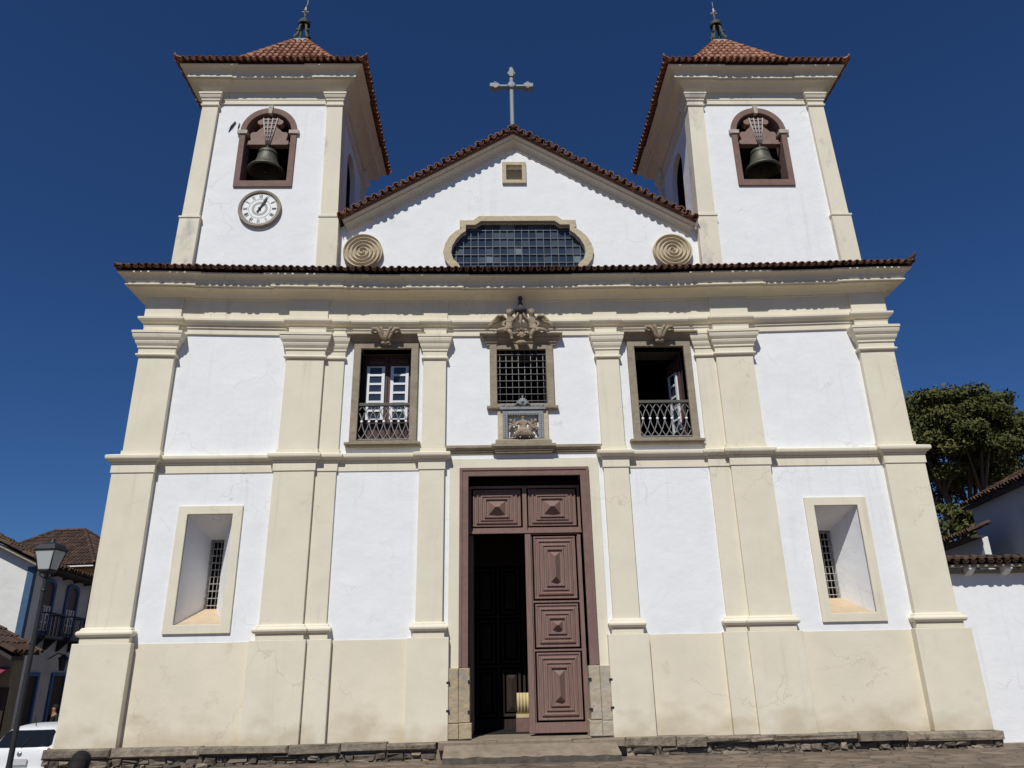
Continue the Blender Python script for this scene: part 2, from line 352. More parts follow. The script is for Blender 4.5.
# ---- facade wall with its openings
def grid_wall(mb, x0, x1, z0, z1, y, holes, depth, mi=0, rmi=0, maxc=1.2):
    xs = sorted({x0, x1} | {h[0] for h in holes} | {h[1] for h in holes}); zs = sorted({z0, z1} | {h[2] for h in holes} | {h[3] for h in holes})
    for i in range(len(xs)-1):
        for j in range(len(zs)-1):
            cx, cz = (xs[i]+xs[i+1])/2, (zs[j]+zs[j+1])/2
            if any(h[0] < cx < h[1] and h[2] < cz < h[3] for h in holes): continue
            mb.add([(xs[i], y, zs[j]), (xs[i+1], y, zs[j]), (xs[i+1], y, zs[j+1]), (xs[i], y, zs[j+1])], [(0, 1, 2, 3)], mi)
    for h in holes:
        d = y + (h[4] if len(h) > 4 else depth); a, b, c, e = h[:4]
        mb.add([(a, y, c), (b, y, c), (b, y, e), (a, y, e), (a, d, c), (b, d, c), (b, d, e), (a, d, e)],
               [(0, 1, 5, 4), (1, 2, 6, 5), (2, 3, 7, 6), (3, 0, 4, 7)], rmi)
HBX = {-1: -3.40, 1: 3.505}               # balcony windows
HNX = {-1: -7.31, 1: 7.37}                                # splayed windows
holes = [(-1.33, 1.33, .2, 5.95)] + [(HBX[s]-.63, HBX[s]+.63, 6.86, 9.27) for s in (-1, 1)] + [(-.64, .64, 7.77, 9.22), (-.47, .47, 6.90, 7.54, .22)]
holes += [(HNX[s]-.52, HNX[s]+.52, 2.69, 5.14, .02) for s in (-1, 1)]
mb = MB(); grid_wall(mb, -9.46, 9.46, -.9, 11.3, WY, holes, .85, rmi=2)
# inner skin of the same wall (thickness), sides and back
holes2 = [(h[0], h[1], h[2], h[3]) for h in holes[:4]] + [(s*7.43-.16, s*7.43+.16, 3.1, 4.72) for s in (-1, 1)]
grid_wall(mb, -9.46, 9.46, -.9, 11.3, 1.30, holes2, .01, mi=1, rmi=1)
for s in (-1, 1):
    X = s*9.46
    mb.add([(X, WY, -.9), (X, 5, -.9), (X, 5, 11.3), (X, WY, 11.3)], [(0, 1, 2, 3)])
    mb.add([(X, 5, -.9), (s*8.6, 5, -.9), (s*8.6, 5, 11.3), (X, 5, 11.3)], [(0, 1, 2, 3)])
    mb.add([(s*8.6, 5, -.9), (s*8.6, 42, -.9), (s*8.6, 42, 10.7), (s*8.6, 5, 10.7)], [(0, 1, 2, 3)])
mb.add([(-8.6, 42, -.9), (8.6, 42, -.9), (8.6, 42, 10.6), (0, 42, 15.75), (-8.6, 42, 10.7)], [(0, 1, 2, 3, 4)])
mb.add([(-9.46, 1.3, 11.29), (9.46, 1.3, 11.29), (9.46, 5, 11.29), (-9.46, 5, 11.29)], [(0, 1, 2, 3)], 1)
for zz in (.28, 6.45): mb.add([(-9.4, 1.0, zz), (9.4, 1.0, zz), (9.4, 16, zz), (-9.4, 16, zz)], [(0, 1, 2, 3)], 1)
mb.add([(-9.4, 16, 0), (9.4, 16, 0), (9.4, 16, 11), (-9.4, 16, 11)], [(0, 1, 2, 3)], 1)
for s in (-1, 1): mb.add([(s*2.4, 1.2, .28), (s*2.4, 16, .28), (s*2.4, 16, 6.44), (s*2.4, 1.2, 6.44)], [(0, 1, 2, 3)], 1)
mb.build('facade_wall', [M['white'], M['indoor_shade'], M['interior']], church)
# cream dado along the foot of the walls, one slab per bay
for a, b in ((6.08, 8.60), (2.66, 4.31)):
    for s in (-1, 1):
        mb = MB(); x0, x1 = sorted((s*a, s*b)); mb.box(x0-.02, x1+.02, WY-.012, WY+.05, .22, 2.31); mb.build('dado', M['dado'], church)
mb = MB()                                       # upper cream field above the panels is the architrave; door surround below
for s in (-1, 1): mb.box(min(s*1.54, s*1.78), max(s*1.54, s*1.78), WY-.025, WY+.1, .2, 6.385)
mb.box(-1.54, 1.54, WY-.025, WY+.1, 6.16, 6.385)
mb.build('door_surround', M['cream'], church)

# ---- pilasters
SPEC = [  # kind, lower x0,x1 / upper x0,x1 / pedestal x0,x1 / y front
    ('outer', 8.71, 9.69, 8.64, 9.52, 8.60, 9.87, 0.0),
    ('wide', 4.96, 5.92, 4.93, 5.87, 4.85, 6.08, 0.0),
    ('narrow', 4.46, 4.97, 4.44, 4.94, 4.32, 4.86, 0.085),
    ('door', 1.90, 2.50, 1.89, 2.46, 1.75, 2.66, 0.035)]
for s in (-1, 1):
    for kind, a0, a1, b0, b1, c0, c1, yf in SPEC:
        e = {'outer': 0, 'wide': .003, 'narrow': .006, 'door': 0}[kind]
        back = 1.1 if kind == 'outer' else WY+.06
        def S(a, b): return (a, b) if s > 0 else (-b, -a)
        mb = MB()
        x0, x1 = S(c0, c1); mb.box(x0, x1, yf-.07, back+.05, .24+e, 2.33+e)
        x0, x1 = S(a0-.05, a1+.05); mb.box(x0, x1, yf-.045, back+.03, 2.33+e, 2.46+e)
        x0, x1 = S(a0, a1); mb.box(x0, x1, yf, back, 2.46+e, 6.13+e)
        x0, x1 = S(b0-.03, b1+.03); mb.box(x0, x1, yf-.02, back, 6.48+e, 6.66+e)
        x0, x1 = S(b0, b1); mb.box(x0, x1, yf, back, 6.66+e, 10.6)
        mb.warp(sag)
        nm = {'outer': 'corner pilaster', 'wide': 'broad pilaster', 'narrow': 'narrow pilaster', 'door': 'pilaster beside the door'}[kind]
        p = mb.build('pilaster', M['cream'], church, bevel=.012)
        # base moulding (rounded torus)
        x0, x1 = S(a0, a1); yl = yr = WY
        if kind == 'outer':
            if s > 0: yr = 1.0
            else: yl = 1.0
        path = [(x0, yl), (x0, yf), (x1, yf), (x1, yr)]
        prof = [(-.05, 2.455+e), (.05, 2.46+e), (.09, 2.475+e), (.115, 2.51+e), (.12, 2.545+e), (.10, 2.58+e), (.06, 2.60+e), (.055, 2.625+e), (.03, 2.655+e), (-.05, 2.66+e)]
        mb = MB(); mb.sweep(path, prof, HZ, smooth=False); mb.build('base_moulding', M['cream'], p)
        # capital
        x0, x1 = S(b0, b1); path = [(x0, yl), (x0, yf), (x1, yf), (x1, yr)]
        prof = [(-.05, 9.08), (.035, 9.085), (.055, 9.10), (.065, 9.125), (.055, 9.15), (.02, 9.165), (.02, 9.30), (.05, 9.315), (.05, 9.36), (.06, 9.37), (.09, 9.42), (.105, 9.47), (.105, 9.50), (.12, 9.51), (.15, 9.56), (.165, 9.62), (.165, 9.66), (.185, 9.67), (.185, 9.735), (.05, 9.75), (.05, 9.77), (-.05, 9.77)]
        k = .8 if kind in ('narrow', 'door') else 1.
        mb = MB(); mb.sweep(path, [(d*k, z+e) for d, z in prof], HZ); mb.warp(sag); mb.build('capital', M['cream'], p)

# ---- string course (left and right of the door bay)
def brk(lower, s):
    """plan of the front with its breaks, from the corner to the door pilaster, for the right side"""
    i = 1 if lower else 3
    O, Wd, Na, Dr = SPEC
    pts = [(Dr[i], WY+.02), (Dr[i], Dr[7]), (Dr[i+1], Dr[7]), (Dr[i+1], WY), (Na[i], WY), (Na[i], Na[7]), (Wd[i], Na[7]), (Wd[i], 0), (Wd[i+1], 0), (Wd[i+1], WY), (O[i], WY), (O[i], 0), (O[i+1], 0), (O[i+1], 5)]
    return pts if s > 0 else [(-x, y) for x, y in reversed(pts)]
prof = [(-.03, 6.12), (.022, 6.125), (.022, 6.33), (.05, 6.345), (.05, 6.38), (.09, 6.40), (.135, 6.44), (.145, 6.47), (.145, 6.52), (.13, 6.535), (.03, 6.57), (-.03, 6.57)]
for s in (-1, 1):
    mb = MB(); mb.sweep(brk(True, s), prof, HZ); mb.warp(sag); mb.build('string_course', M['cream'], church)
# ---- entablature with architrave, frieze and heavy cornice
full = brk(False, -1)[:-1] + [(-1.89, WY), (1.89, WY)] + brk(False, 1)[1:]
prof = [(-.08, 9.745), (-.025, 9.765), (-.025, 9.91), (.008, 9.92), (.008, 9.99), (.05, 10.0), (.10, 10.05), (.125, 10.09), (.125, 10.14), (.02, 10.16), (.02, 10.69), (-.08, 10.69)]
full = [(x, {WY: .07, .085: .05}.get(round(y, 3), y)) for x, y in full]
mb = MB(); mb.sweep(full, prof, HZ); mb.warp(sag); mb.build('entablature', M['cream'], church)
soft = [(x, y if y > 1 else (.02 if abs(x) > 7 or 4.4 < abs(x) < 6 else .05)) for x, y in full]
soft = [(-9.52, 5), (-9.52, .02), (-8.64, .02), (-8.64, .06), (-5.87, .06), (-5.87, .02), (-4.93, .02), (-4.93, .045), (-4.44, .045), (-4.44, .06), (-2.46, .06), (-2.46, .035), (-1.89, .035), (-1.89, .06)]
soft = soft+[(-x, y) for x, y in reversed(soft)]
prof = [(-.08, 10.691), (.055, 10.692), (.055, 10.73), (.075, 10.74), (.11, 10.775), (.17, 10.81), (.25, 10.838), (.35, 10.85), (.37, 10.852), (.37, 10.88), (.43, 10.89), (.43, 10.93), (.40, 10.94), (.40, 11.0), (.41, 11.05), (.45, 11.10), (.50, 11.14), (.53, 11.15), (.53, 11.185), (-.2, 11.2)]
mb = MB(); mb.sweep(soft, [(d*(1.12 if z > 10.95 else 1.03) if d > .05 else d, z) for d, z in prof], HZ); mb.warp(sag); mb.build('cornice', M['cream'], church)
# ---- tiled eave above the cornice
mb = MB()
sl = math.tan(R(24))
tile_surface(mb, -10.1, 10.1, .18, lambda t, s: Vector((t, -.66+s*math.cos(R(24)), 11.215+s*math.sin(R(24)))), lambda t: 1.0, .38)
for sd in (-1, 1):
    tile_surface(mb, -.6, 5.4, .18, lambda t, s: Vector((sd*(10.16-s*math.cos(R(24))), t, 11.215+s*math.sin(R(24)))), lambda t: min(.9, max(0, (t+.62)*1.09)), .38)
    ridge_tiles(mb, [(sd*10.14, -.68, 11.25), (sd*9.3, .15, 11.62)], .085)
    if sd > 0: mb.tube([(sd*10.05, -.6, 11.36), (sd*10.14, -.68, 11.40), (sd*10.17, -.72, 11.46), (sd*10.17, -.72, 11.54)], [.06, .05, .035, .012], 6)
mb.add([(-10.0, -.50, 11.27), (10.0, -.50, 11.27), (10.0, .3, 11.63), (-10.0, .3, 11.63)], [(0, 1, 2, 3)])
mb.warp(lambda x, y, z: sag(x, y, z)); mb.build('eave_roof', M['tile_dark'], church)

# ---- pediment
PY = .22
def mirror(h): return [(x, z) for x, z in h] + [(-x, z) for x, z in reversed(h)]
ov_in = mirror([(1.0, 13.05), (1.15, 12.93), (1.41, 12.93), (1.41, 12.74), (1.52, 12.66), (1.66, 12.50), (1.77, 12.28), (1.80, 12.08), (1.74, 11.88), (1.60, 11.74), (1.5, 11.5)])
ov_out = mirror([(1.06, 13.22), (1.22, 13.09), (1.58, 13.09), (1.58, 12.86), (1.53, 12.84), (1.68, 12.76), (1.86, 12.58), (1.97, 12.36), (2.02, 12.12), (1.97, 11.86), (1.83, 11.66), (1.68, 11.58), (1.7, 11.38)])
mb = MB()
mb.prism([(-5.2, 11.3), (5.2, 11.3), (5.2, 12.68), (-.08, 15.78), (-5.2, 12.68)], XZ, PY, PY+.5, holes=[list(reversed(ov_in)), [(-.32, 14.38), (.18, 14.38), (.18, 14.93), (-.32, 14.93)]])
pw = mb.build('pediment', M['white'], church)
mb = MB(); mb.prism(ov_out, XZ, PY-.09, PY+.03, holes=[list(reversed(ov_in))])
gw = mb.build('gable_window', M['sandstone'], church, bevel=.015)
mb = MB()
x = -1.84; k = 0
zs = [11.45+.252*i for i in range(7)]
for i in range(19):
    for j in range(7):
        x0 = -1.87+i*.197; z0 = 11.35+j*.25
        mi = 0; rr = random.random()
        if (i, j) in ((8, 6), (9, 3), (5, 2), (17, 2), (7, 6)): mi = 1
        elif rr < .25: mi = 2
        a, b = random.uniform(-.006, .006), random.uniform(-.006, .006)
        mb.add([(x0, PY+.10+a, z0), (x0+.197, PY+.10+b, z0), (x0+.197, PY+.10-a, z0+.25), (x0, PY+.10-b, z0+.25)], [(0, 1, 2, 3)], mi)
mb.build('glazing', [M['glass'], M['glasspale'], M['glassmid']], gw)
mb = MB()
for i in range(20): mb.box(-1.87+i*.197-.008, -1.87+i*.197+.008, PY+.06, PY+.09, 11.4, 13.06)
for j in range(8): mb.box(-1.84, 1.84, PY+.064, PY+.086, 11.35+j*.25-.009, 11.35+j*.25+.009)
mb.build('muntins', M['greyiron'], gw)
mb = MB(); mb.prism([(-.405, 14.30), (.265, 14.30), (.265, 15.01), (-.405, 15.01)], XZ, PY-.07, PY+.05, holes=[[(-.29, 14.41), (-.29, 14.9), (.15, 14.9), (.15, 14.41)]])
vt = mb.build('gable_vent', M['sandstone'], church, bevel=.01)
mb = MB(); mb.prism([(-.30, 14.40), (.16, 14.40), (.16, 14.91), (-.30, 14.91)], XZ, PY+.20, PY+.23); mb.build('vent_back', M['sandstone'], vt)
# raking cornice: outline below the rake, mitred at the apex
RK = [(4.80, 12.87), (-.08, 15.82), (-4.72, 13.01)]
prof = [(-.05, 0.30), (.03, .30), (.03, .265), (.05, .255), (.05, .215), (.07, .20), (.09, .165), (.13, .13), (.165, .11), (.17, .105), (.17, .065), (.20, .055), (.23, .03), (.245, .015), (.245, -.01), (-.05, -.01)]
mb = MB(); mb.sweep(RK, prof, lambda p, o, d, h: (p[0]-o[0]*h, PY-d, p[1]-o[1]*h)); mb.build('raking_cornice', M['cream'], church)
mb = MB(); mb.sweep(RK, [(-.5, -.012), (.37, -.012), (.37, -.04), (-.5, -.04)], lambda p, o, d, h: (p[0]-o[0]*h, PY-d, p[1]-o[1]*h)); mb.build('added_sun_stop_sheet', M['tile_dark'], church)  # sheet added under the verge tiles to stop sun slipping through
mb = MB(); vt = MB()
L = math.hypot(4.84, 2.96); ux, uz = 4.84/L, 2.96/L
for sd in (-1, 1):
    N = Vector((sd*uz, 0, ux))
    tile_surface(vt, .06, L-(.22 if sd < 0 else .02), .215, lambda t, s: Vector((sd*ux*t-.08, PY-.43+s, 15.87-uz*t)), lambda t: .9, .42, up=N, jit=1.6)
    # long slopes of the nave roof behind the pediment
    tile_surface(mb, .9, 42, .26, lambda t, s: Vector((sd*ux*(10.3-s), t, 15.83-uz*(10.3-s))), lambda t: 10.2, .5, up=N)
    mb.add([(0, .3, 15.8), (0, 42, 15.8), (sd*ux*10.3, 42, 15.8-uz*10.3), (sd*ux*10.3, .3, 15.8-uz*10.3)], [(0, 1, 2, 3)])
ridge_tiles(mb, [(-.08, PY-.38, 15.91), (-.04, 42, 15.93)], .13, .4)
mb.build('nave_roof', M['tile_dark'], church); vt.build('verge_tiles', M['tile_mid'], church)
# volutes at the feet of the pediment
for sd in (-1, 1):
    mb = MB(); n = 56; rings = 56; Rr = .53; vs = []; turns = 5.2
    for i in range(rings+1):
        r = Rr*i/rings
        for k in range(n):
            q = 2*math.pi*k/n; ph = (r/Rr*turns - sd*q/(2*math.pi)) % 1.
            h = .05+.055*(math.sin(math.pi*min(1, ph/.72)) if ph < .72 else 0)*(1 if r < Rr*.985 else 0)
            if i == rings: h = -.06
            vs.append((sd*4.15+r*math.cos(q), PY-.06-h, 12.10+r*.985*math.sin(q)))
    mb.add(vs, [(i*n+k, i*n+(k+1) % n, (i+1)*n+(k+1) % n, (i+1)*n+k) for i in range(rings) for k in range(n)], 0, True)
    mb.build('volute', M['sandstone'], church)
    mb = MB()

def panel(mb, x0, x1, z0, z1, y, steps, ridge, sx=1., sz=1.):
    """nested mouldings that end in a diamond point"""
    loops = []
    for (i, d) in steps: loops.append([(x0+i*sx, y-d, z0+i*sz), (x1-i*sx, y-d, z0+i*sz), (x1-i*sx, y-d, z1-i*sz), (x0+i*sx, y-d, z1-i*sz)])
    vs = [p for l in loops for p in l]; fs = []
    for k in range(len(loops)-1):
        for i in range(4): fs.append((k*4+i, k*4+(i+1) % 4, k*4+4+(i+1) % 4, k*4+4+i))
    b = (len(loops)-1)*4; i = steps[-1][0]; w, h = x1-x0-2*i*sx, z1-z0-2*i*sz; cx, cz = (x0+x1)/2, (z0+z1)/2
    hl = max(.0, (h-w)/2); hx = max(.0, (w-h)/2); k = len(vs); yy = y-steps[-1][1]-ridge
    if hx > hl:
        vs += [(cx-hx, yy, cz), (cx+hx, yy, cz)]; fs += [(b, b+1, k+1, k), (b+1, b+2, k+1), (b+2, b+3, k, k+1), (b+3, b, k)]
    else:
        vs += [(cx, yy, cz-hl-.001), (cx, yy, cz+hl+.001)]; fs += [(b, b+1, k), (b+1, b+2, k+1, k), (b+2, b+3, k+1), (b+3, b, k, k+1)]
    mb.add(vs, fs)
# ---- windows with splayed reveals
for s in (-1, 1):
    c = HNX[s]; q_ = s*7.43
    mb = MB(); mb.prism([(c-.74, 2.5), (c+.74, 2.5), (c+.74, 5.335), (c-.74, 5.335)], XZ, WY-.05, WY+.1, holes=[[(c-.52, 2.69), (c-.52, 5.14), (c+.52, 5.14), (c+.52, 2.69)]])
    w = mb.build('splayed_window', M['cream'], church, bevel=.01)
    f = [(c-.52, WY+.02, 2.69), (c+.52, WY+.02, 2.69), (c+.52, WY+.02, 5.14), (c-.52, WY+.02, 5.14)]
    g = [(q_-.16, 1.12, 3.1), (q_+.16, 1.12, 3.1), (q_+.16, 1.12, 4.72), (q_-.16, 1.12, 4.72)]
    h = [(q_-.16, 1.33, 3.1), (q_+.16, 1.33, 3.1), (q_+.16, 1.33, 4.72), (q_-.16, 1.33, 4.72)]
    mb = MB(); mb.add(f+g+h, [(1, 2, 6, 5), (2, 3, 7, 6), (3, 0, 4, 7), (5, 6, 10, 9), (6, 7, 11, 10), (7, 4, 8, 11)]); mb.build('reveal', M['white'], w)
    mb = MB(); mb.add(f+g+h, [(0, 1, 5, 4), (4, 5, 9, 8)]); mb.build('sloping_sill', M['sand'], w)
    mb = MB()
    for k in range(3): mb.tube([(q_-.09+.09*k, 1.17, 3.05), (q_-.09+.09*k, 1.17, 4.76)], .011, 6)
    for k in range(10): mb.tube([(q_-.18, 1.155, 3.18+.165*k), (q_+.18, 1.155, 3.18+.165*k)], .011, 6)
    mb.build('grille', M['straps'], w)

# ---- balcony windows
def lattice(mb, x0, x1, z0, z1, y, n):
    p = (x1-x0)/n; zm = (z0+z1)/2+.02
    for k in range(-1, n+1):
        xc = x0+p*(k+.5)
        for sg in (1, -1):
            top = z1 if sg > 0 else z0
            for side in (-1, 1):
                pts = []
                for i in range(9):
                    t = i/8; xx = xc+side*p*math.sin(t*math.pi/2); zz = zm+(top-zm)*(1-math.cos(t*math.pi/2))
                    xx2 = xc+side*p*t**1.0*(.55+.45*t); xx = xx2
                    zz = zm+(top-zm)*t**.82
                    if x0-.001 <= xx <= x1+.001: pts.append((xx, y, zz))
                if len(pts) > 2: mb.tube(pts, .0125, 5, cap=False)
    for k in range(n): mb.blob((x0+p*(k+.5), y-.012, zm), (.036, .018, .036), 10, 1)
def panes(mb, x0, x1, z0, z1, y, rows, fr=.075):
    mb.prism([(x0, z0), (x1, z0), (x1, z1), (x0, z1)], XZ, y, y+.045, 0, holes=[[(x0+fr, z0+(z1-z0)/rows*i+fr*.36), (x0+fr, z0+(z1-z0)/rows*(i+1)-fr*.36), (x1-fr, z0+(z1-z0)/rows*(i+1)-fr*.36), (x1-fr, z0+(z1-z0)/rows*i+fr*.36)] for i in range(rows)])
    mb.add([(x0+.02, y+.025, z0+.02), (x1-.02, y+.025, z0+.02), (x1-.02, y+.025, z1-.02), (x0+.02, y+.025, z1-.02)], [(0, 1, 2, 3)], 1)
for s in (-1, 1):
    c = HBX[s]; O = [(c-.63, 6.86), (c-.63, 9.27), (c+.63, 9.27), (c+.63, 6.86)]
    mb = MB(); mb.prism([(c-.81, 6.79), (c+.81, 6.79), (c+.81, 9.42), (c-.81, 9.42)], XZ, WY-.09, WY+.3, holes=[O])
    w = mb.build('balcony_window', M['greystone'], church, bevel=.012)
    mb = MB(); mb.sweep([(c-.84, WY+.02), (c-.84, WY-.09), (c+.84, WY-.09), (c+.84, WY+.02)], [(-.1, 6.70), (.02, 6.70), (.05, 6.73), (.07, 6.75), (.07, 6.80), (.03, 6.815), (-.1, 6.815)], HZ); mb.build('sill', M['greystone'], w)
    mb = MB(); mb.sweep([(c-.80, WY+.02), (c-.80, WY-.06), (c+.80, WY-.06), (c+.80, WY+.02)], [(-.1, 9.422), (.04, 9.422), (.04, 9.46), (.07, 9.48), (.10, 9.53), (.15, 9.58), (.19, 9.60), (.19, 9.64), (-.1, 9.66)], HZ); mb.build('window_hood', M['greystone'], w)
    # leafy keystone
    mb = MB()
    for sx in (-1, 1):
        mb.tube([(c+sx*.03, -.08, 9.37), (c+sx*.10, -.12, 9.50), (c+sx*.16, -.16, 9.62), (c+sx*.24, -.19, 9.70), (c+sx*.33, -.19, 9.70), (c+sx*.34, -.17, 9.62), (c+sx*.28, -.16, 9.60)], [.05, .06, .06, .055, .05, .04, .025], 8)
        mb.tube([(c+sx*.02, -.10, 9.42), (c+sx*.05, -.16, 9.56), (c+sx*.11, -.2, 9.70), (c+sx*.15, -.2, 9.74)], [.03, .04, .045, .03], 8)
    mb.tube([(c, -.10, 9.34), (c, -.16, 9.5), (c, -.19, 9.62)], [.06, .07, .04], 8); mb.blob((c, -.1, 9.35), (.13, .07, .06))
    mb.build('carved_leaf', M['carved'], w)
    mb = MB()
    mb.box(c-.63, c+.63, WY, WY+.035, 6.90, 6.925, 0)
    lattice(mb, c-.63, c+.63, 6.925, 7.765, WY+.02, 7)
    rl = mb.build('railing', [M['railiron'], M['whitepaint']], w)
    mb = MB(); mb.box(c-.66, c+.66, WY-.02, WY+.06, 7.765, 7.84); mb.build('handrail', M['handrail'], rl, bevel=.008)
    if s < 0:
        for q in (-1, 1):
            x0, x1 = sorted((c+.005*q, c+.60*q)); y = .52
            mb = MB(); mb.prism([(x0, 6.87), (x1, 6.87), (x1, 9.26), (x0, 9.26)], XZ, y, y+.06, holes=[[(x0+.12, 7.0), (x0+.12, 7.4), (x1-.12, 7.4), (x1-.12, 7.0)]])
            panel(mb, x0+.12, x1-.12, 7.0, 7.4, y+.04, [(0, 0), (.04, .03), (.08, .03)], .01); panel(mb, x0+.06, x1-.06, 9.02, 9.2, y+.0, [(0, 0), (.03, .03), (.05, .03)], .005)
            sh = mb.build('shutter', M['brownframe'], w, bevel=.006)
            mb = MB(); panes(mb, x0+.07, x1-.07, 7.52, 8.95, y-.05, 6, .075); mb.build('sash', [M['whitepaint'], M['glass']], sh)
            mb = MB()
        mb = MB(); mb.box(c-.62, c+.62, .6, .64, 6.9, 9.26); mb.build('backing_board', M['darkwood'], w)
    else:
        # one leaf swung inwards against the right reveal
        a = R(74); hx, hy = c+.60, .50
        def T(x, y, z): return (hx - math.cos(a)*x - math.sin(a)*y*0 + .0 - y*math.sin(a), hy + math.sin(a)*x - y*math.cos(a), z)
        mb = MB(); mb.prism([(0, 6.87), (.58, 6.87), (.58, 9.10), (0, 9.10)], lambda u, v, d: T(u, d, v), 0, .05, holes=[[(.12, 7.25), (.12, 8.7), (.46, 8.7), (.46, 7.25)]])
        sh = mb.build('shutter', M['brownframe'], w)
        mb = MB(); panes(mb, .08, .50, 7.2, 8.74, .055, 5, .07); mb.warp(lambda x, y, z: T(x, y, z)); mb.build('sash', [M['whitepaint'], M['glass']], sh)

# ---- centre grille window, niche and carved group
mb = MB(); mb.prism([(-.80, 7.66), (.80, 7.66), (.80, 9.34), (-.80, 9.34)], XZ, WY-.08, WY+.25, holes=[[(-.62, 7.77), (-.62, 9.22), (.62, 9.22), (.62, 7.77)]])
cw = mb.build('choir_window', M['greystone'], church, bevel=.012)
mb = MB()
for k in range(8): mb.tube([(-.545+.156*k, WY+.03, 7.7), (-.545+.156*k, WY+.03, 9.26)], .0095, 6)
for k in range(8): mb.tube([(-.66, WY+.005, 7.86+.178*k), (.66, WY+.005, 7.86+.178*k)], .0095, 6)
mb.build('grille', M['railiron'], cw)
mb = MB(); mb.sweep([(-.84, WY+.02), (-.84, WY-.08), (-.56, WY-.08)], [(-.1, 7.60), (.0, 7.60), (.03, 7.63), (.04, 7.66), (.04, 7.70), (-.1, 7.71)], HZ); mb.build('sill', M['greystone'], cw); mb = MB(); mb.sweep([(.56, WY-.08), (.84, WY-.08), (.84, WY+.02)], [(-.1, 7.60), (.0, 7.60), (.03, 7.63), (.04, 7.66), (.04, 7.70), (-.1, 7.71)], HZ)
mb.build('sill', M['greystone'], cw)
mb = MB(); mb.sweep([(-.88, WY+.02), (-.88, WY-.07), (.88, WY-.07), (.88, WY+.02)], [(-.1, 9.342), (.0, 9.342), (.0, 9.38), (.03, 9.40), (.05, 9.45), (.10, 9.50), (.10, 9.53), (.15, 9.56), (.17, 9.59), (.17, 9.62), (-.1, 9.64)], HZ)
mb.build('window_hood', M['greystone'], cw)
# niche
mb = MB(); mb.prism([(-.62, 6.86), (.62, 6.86), (.62, 7.60), (-.62, 7.60)], XZ, WY-.06, WY+.1, holes=[[(-.47, 6.90), (-.47, 7.54), (.47, 7.54), (.47, 6.90)]])
nc = mb.build('relief_niche', M['sandstone'], church, bevel=.01)
mb = MB(); mb.prism([(-.50, 6.87), (.50, 6.87), (.50, 7.58), (-.50, 7.58)], XZ, WY-.10, WY-.05, holes=[[(-.38, 6.88), (-.38, 7.46), (.38, 7.46), (.38, 6.88)]])
for k in range(13):
    mb.blob((-.36+.06*k, WY-.105, 7.50), .02, 6, 1)
    if k < 11:
        for sx in (-1, 1): mb.blob((sx*.44, WY-.105, 6.92+.055*k), .018, 6, 1)
bf = mb.build('beaded_frame', [M['leadgrey'], M['bead']], nc)
mb = MB(); mb.add([(-.47, WY+.03, 6.90), (.47, WY+.03, 6.90), (.47, WY+.03, 7.54), (-.47, WY+.03, 7.54)], [(0, 1, 2, 3)]); mb.build('niche_back', M['whitepaint'], nc)
mb = MB(); mb.box(-.56, .56, WY-.13, WY-.06, 7.60, 7.665)
for k in range(9):
    if abs(k-4) > 1: mb.blob((-.48+.12*k, WY-.10, 7.70), (.045, .035, .05), 8)
for k in range(-4, 5): mb.tube([(0, WY-.10, 7.68), (.06*k*.5, WY-.11, 7.78), (.045*k, WY-.11, 7.90-.012*k*k)], [.03, .028, .02], 6)
mb.blob((0, WY-.12, 7.80), .05); mb.blob((0, WY-.11, 7.93), .03)
for sx in (-1, 1): mb.lathe([(.035, -.01), (.05, 0), (.035, .01)], (sx*.1, WY-.12, 7.78), 12, axis='Y')
mb.build('crest', M['leadgrey'], nc)
j = [((0, .06, 7.08), .12), ((0, .05, 7.18), .085), ((0, .04, 7.27), .08), ((0, .03, 7.335), .03), ((0, .01, 7.385), .05), ((0, .01, 7.42), .034),
     ((-.10, .03, 7.26), .045), ((-.19, .0, 7.18), .036), ((-.13, -.03, 7.12), .028), ((.10, .03, 7.26), .045), ((.20, .01, 7.19), .036), ((.25, -.01, 7.09), .022)]
rf_ = skin('relief_figure', j, [(0, 1), (1, 2), (2, 3), (3, 4), (4, 5), (2, 6), (6, 7), (7, 8), (2, 9), (9, 10), (10, 11)], M['carved'], nc)
mb = MB()
for k in range(9):
    t = -1+.25*k; mb.tube([(t*.07, .02-.05*(1-t*t), 7.13), (t*.15, -.01-.05*(1-t*t), 7.03), (t*.20+.012*math.sin(5*k), .0-.05*(1-t*t), 6.96), (t*.25, .02-.05*(1-t*t), 6.89)], [.02, .03, .036, .034], 6)
for sx in (-1, 1):
    for k in range(4): mb.tube([(sx*.13, .04, 7.3-.07*k), (sx*.19, .0, 7.21-.075*k), (sx*(.26-.02*k), .02, 7.17-.075*k)], [.018, .026, .010], 6)
mb.build('robe', M['carved'], rf_)
for sx in (-1, 1):
    mb = MB(); mb.blob((sx*.30, .04, 7.31), (.045, .04, .05), 10); mb.blob((sx*.30, .06, 7.225), (.048, .04, .06), 10); mb.tube([(sx*.29, .06, 7.2), (sx*.335, .05, 7.1), (sx*.325, .05, 7.02)], [.04, .03, .012], 7)
    for k in range(3): mb.tube([(sx*.28, .06, 7.24), (sx*(.22-.02*k), .05, 7.31-.03*k), (sx*(.19-.01*k), .05, 7.36-.06*k)], [.02, .024, .008], 5)
    mb.build('cherub', M['carved'], nc)
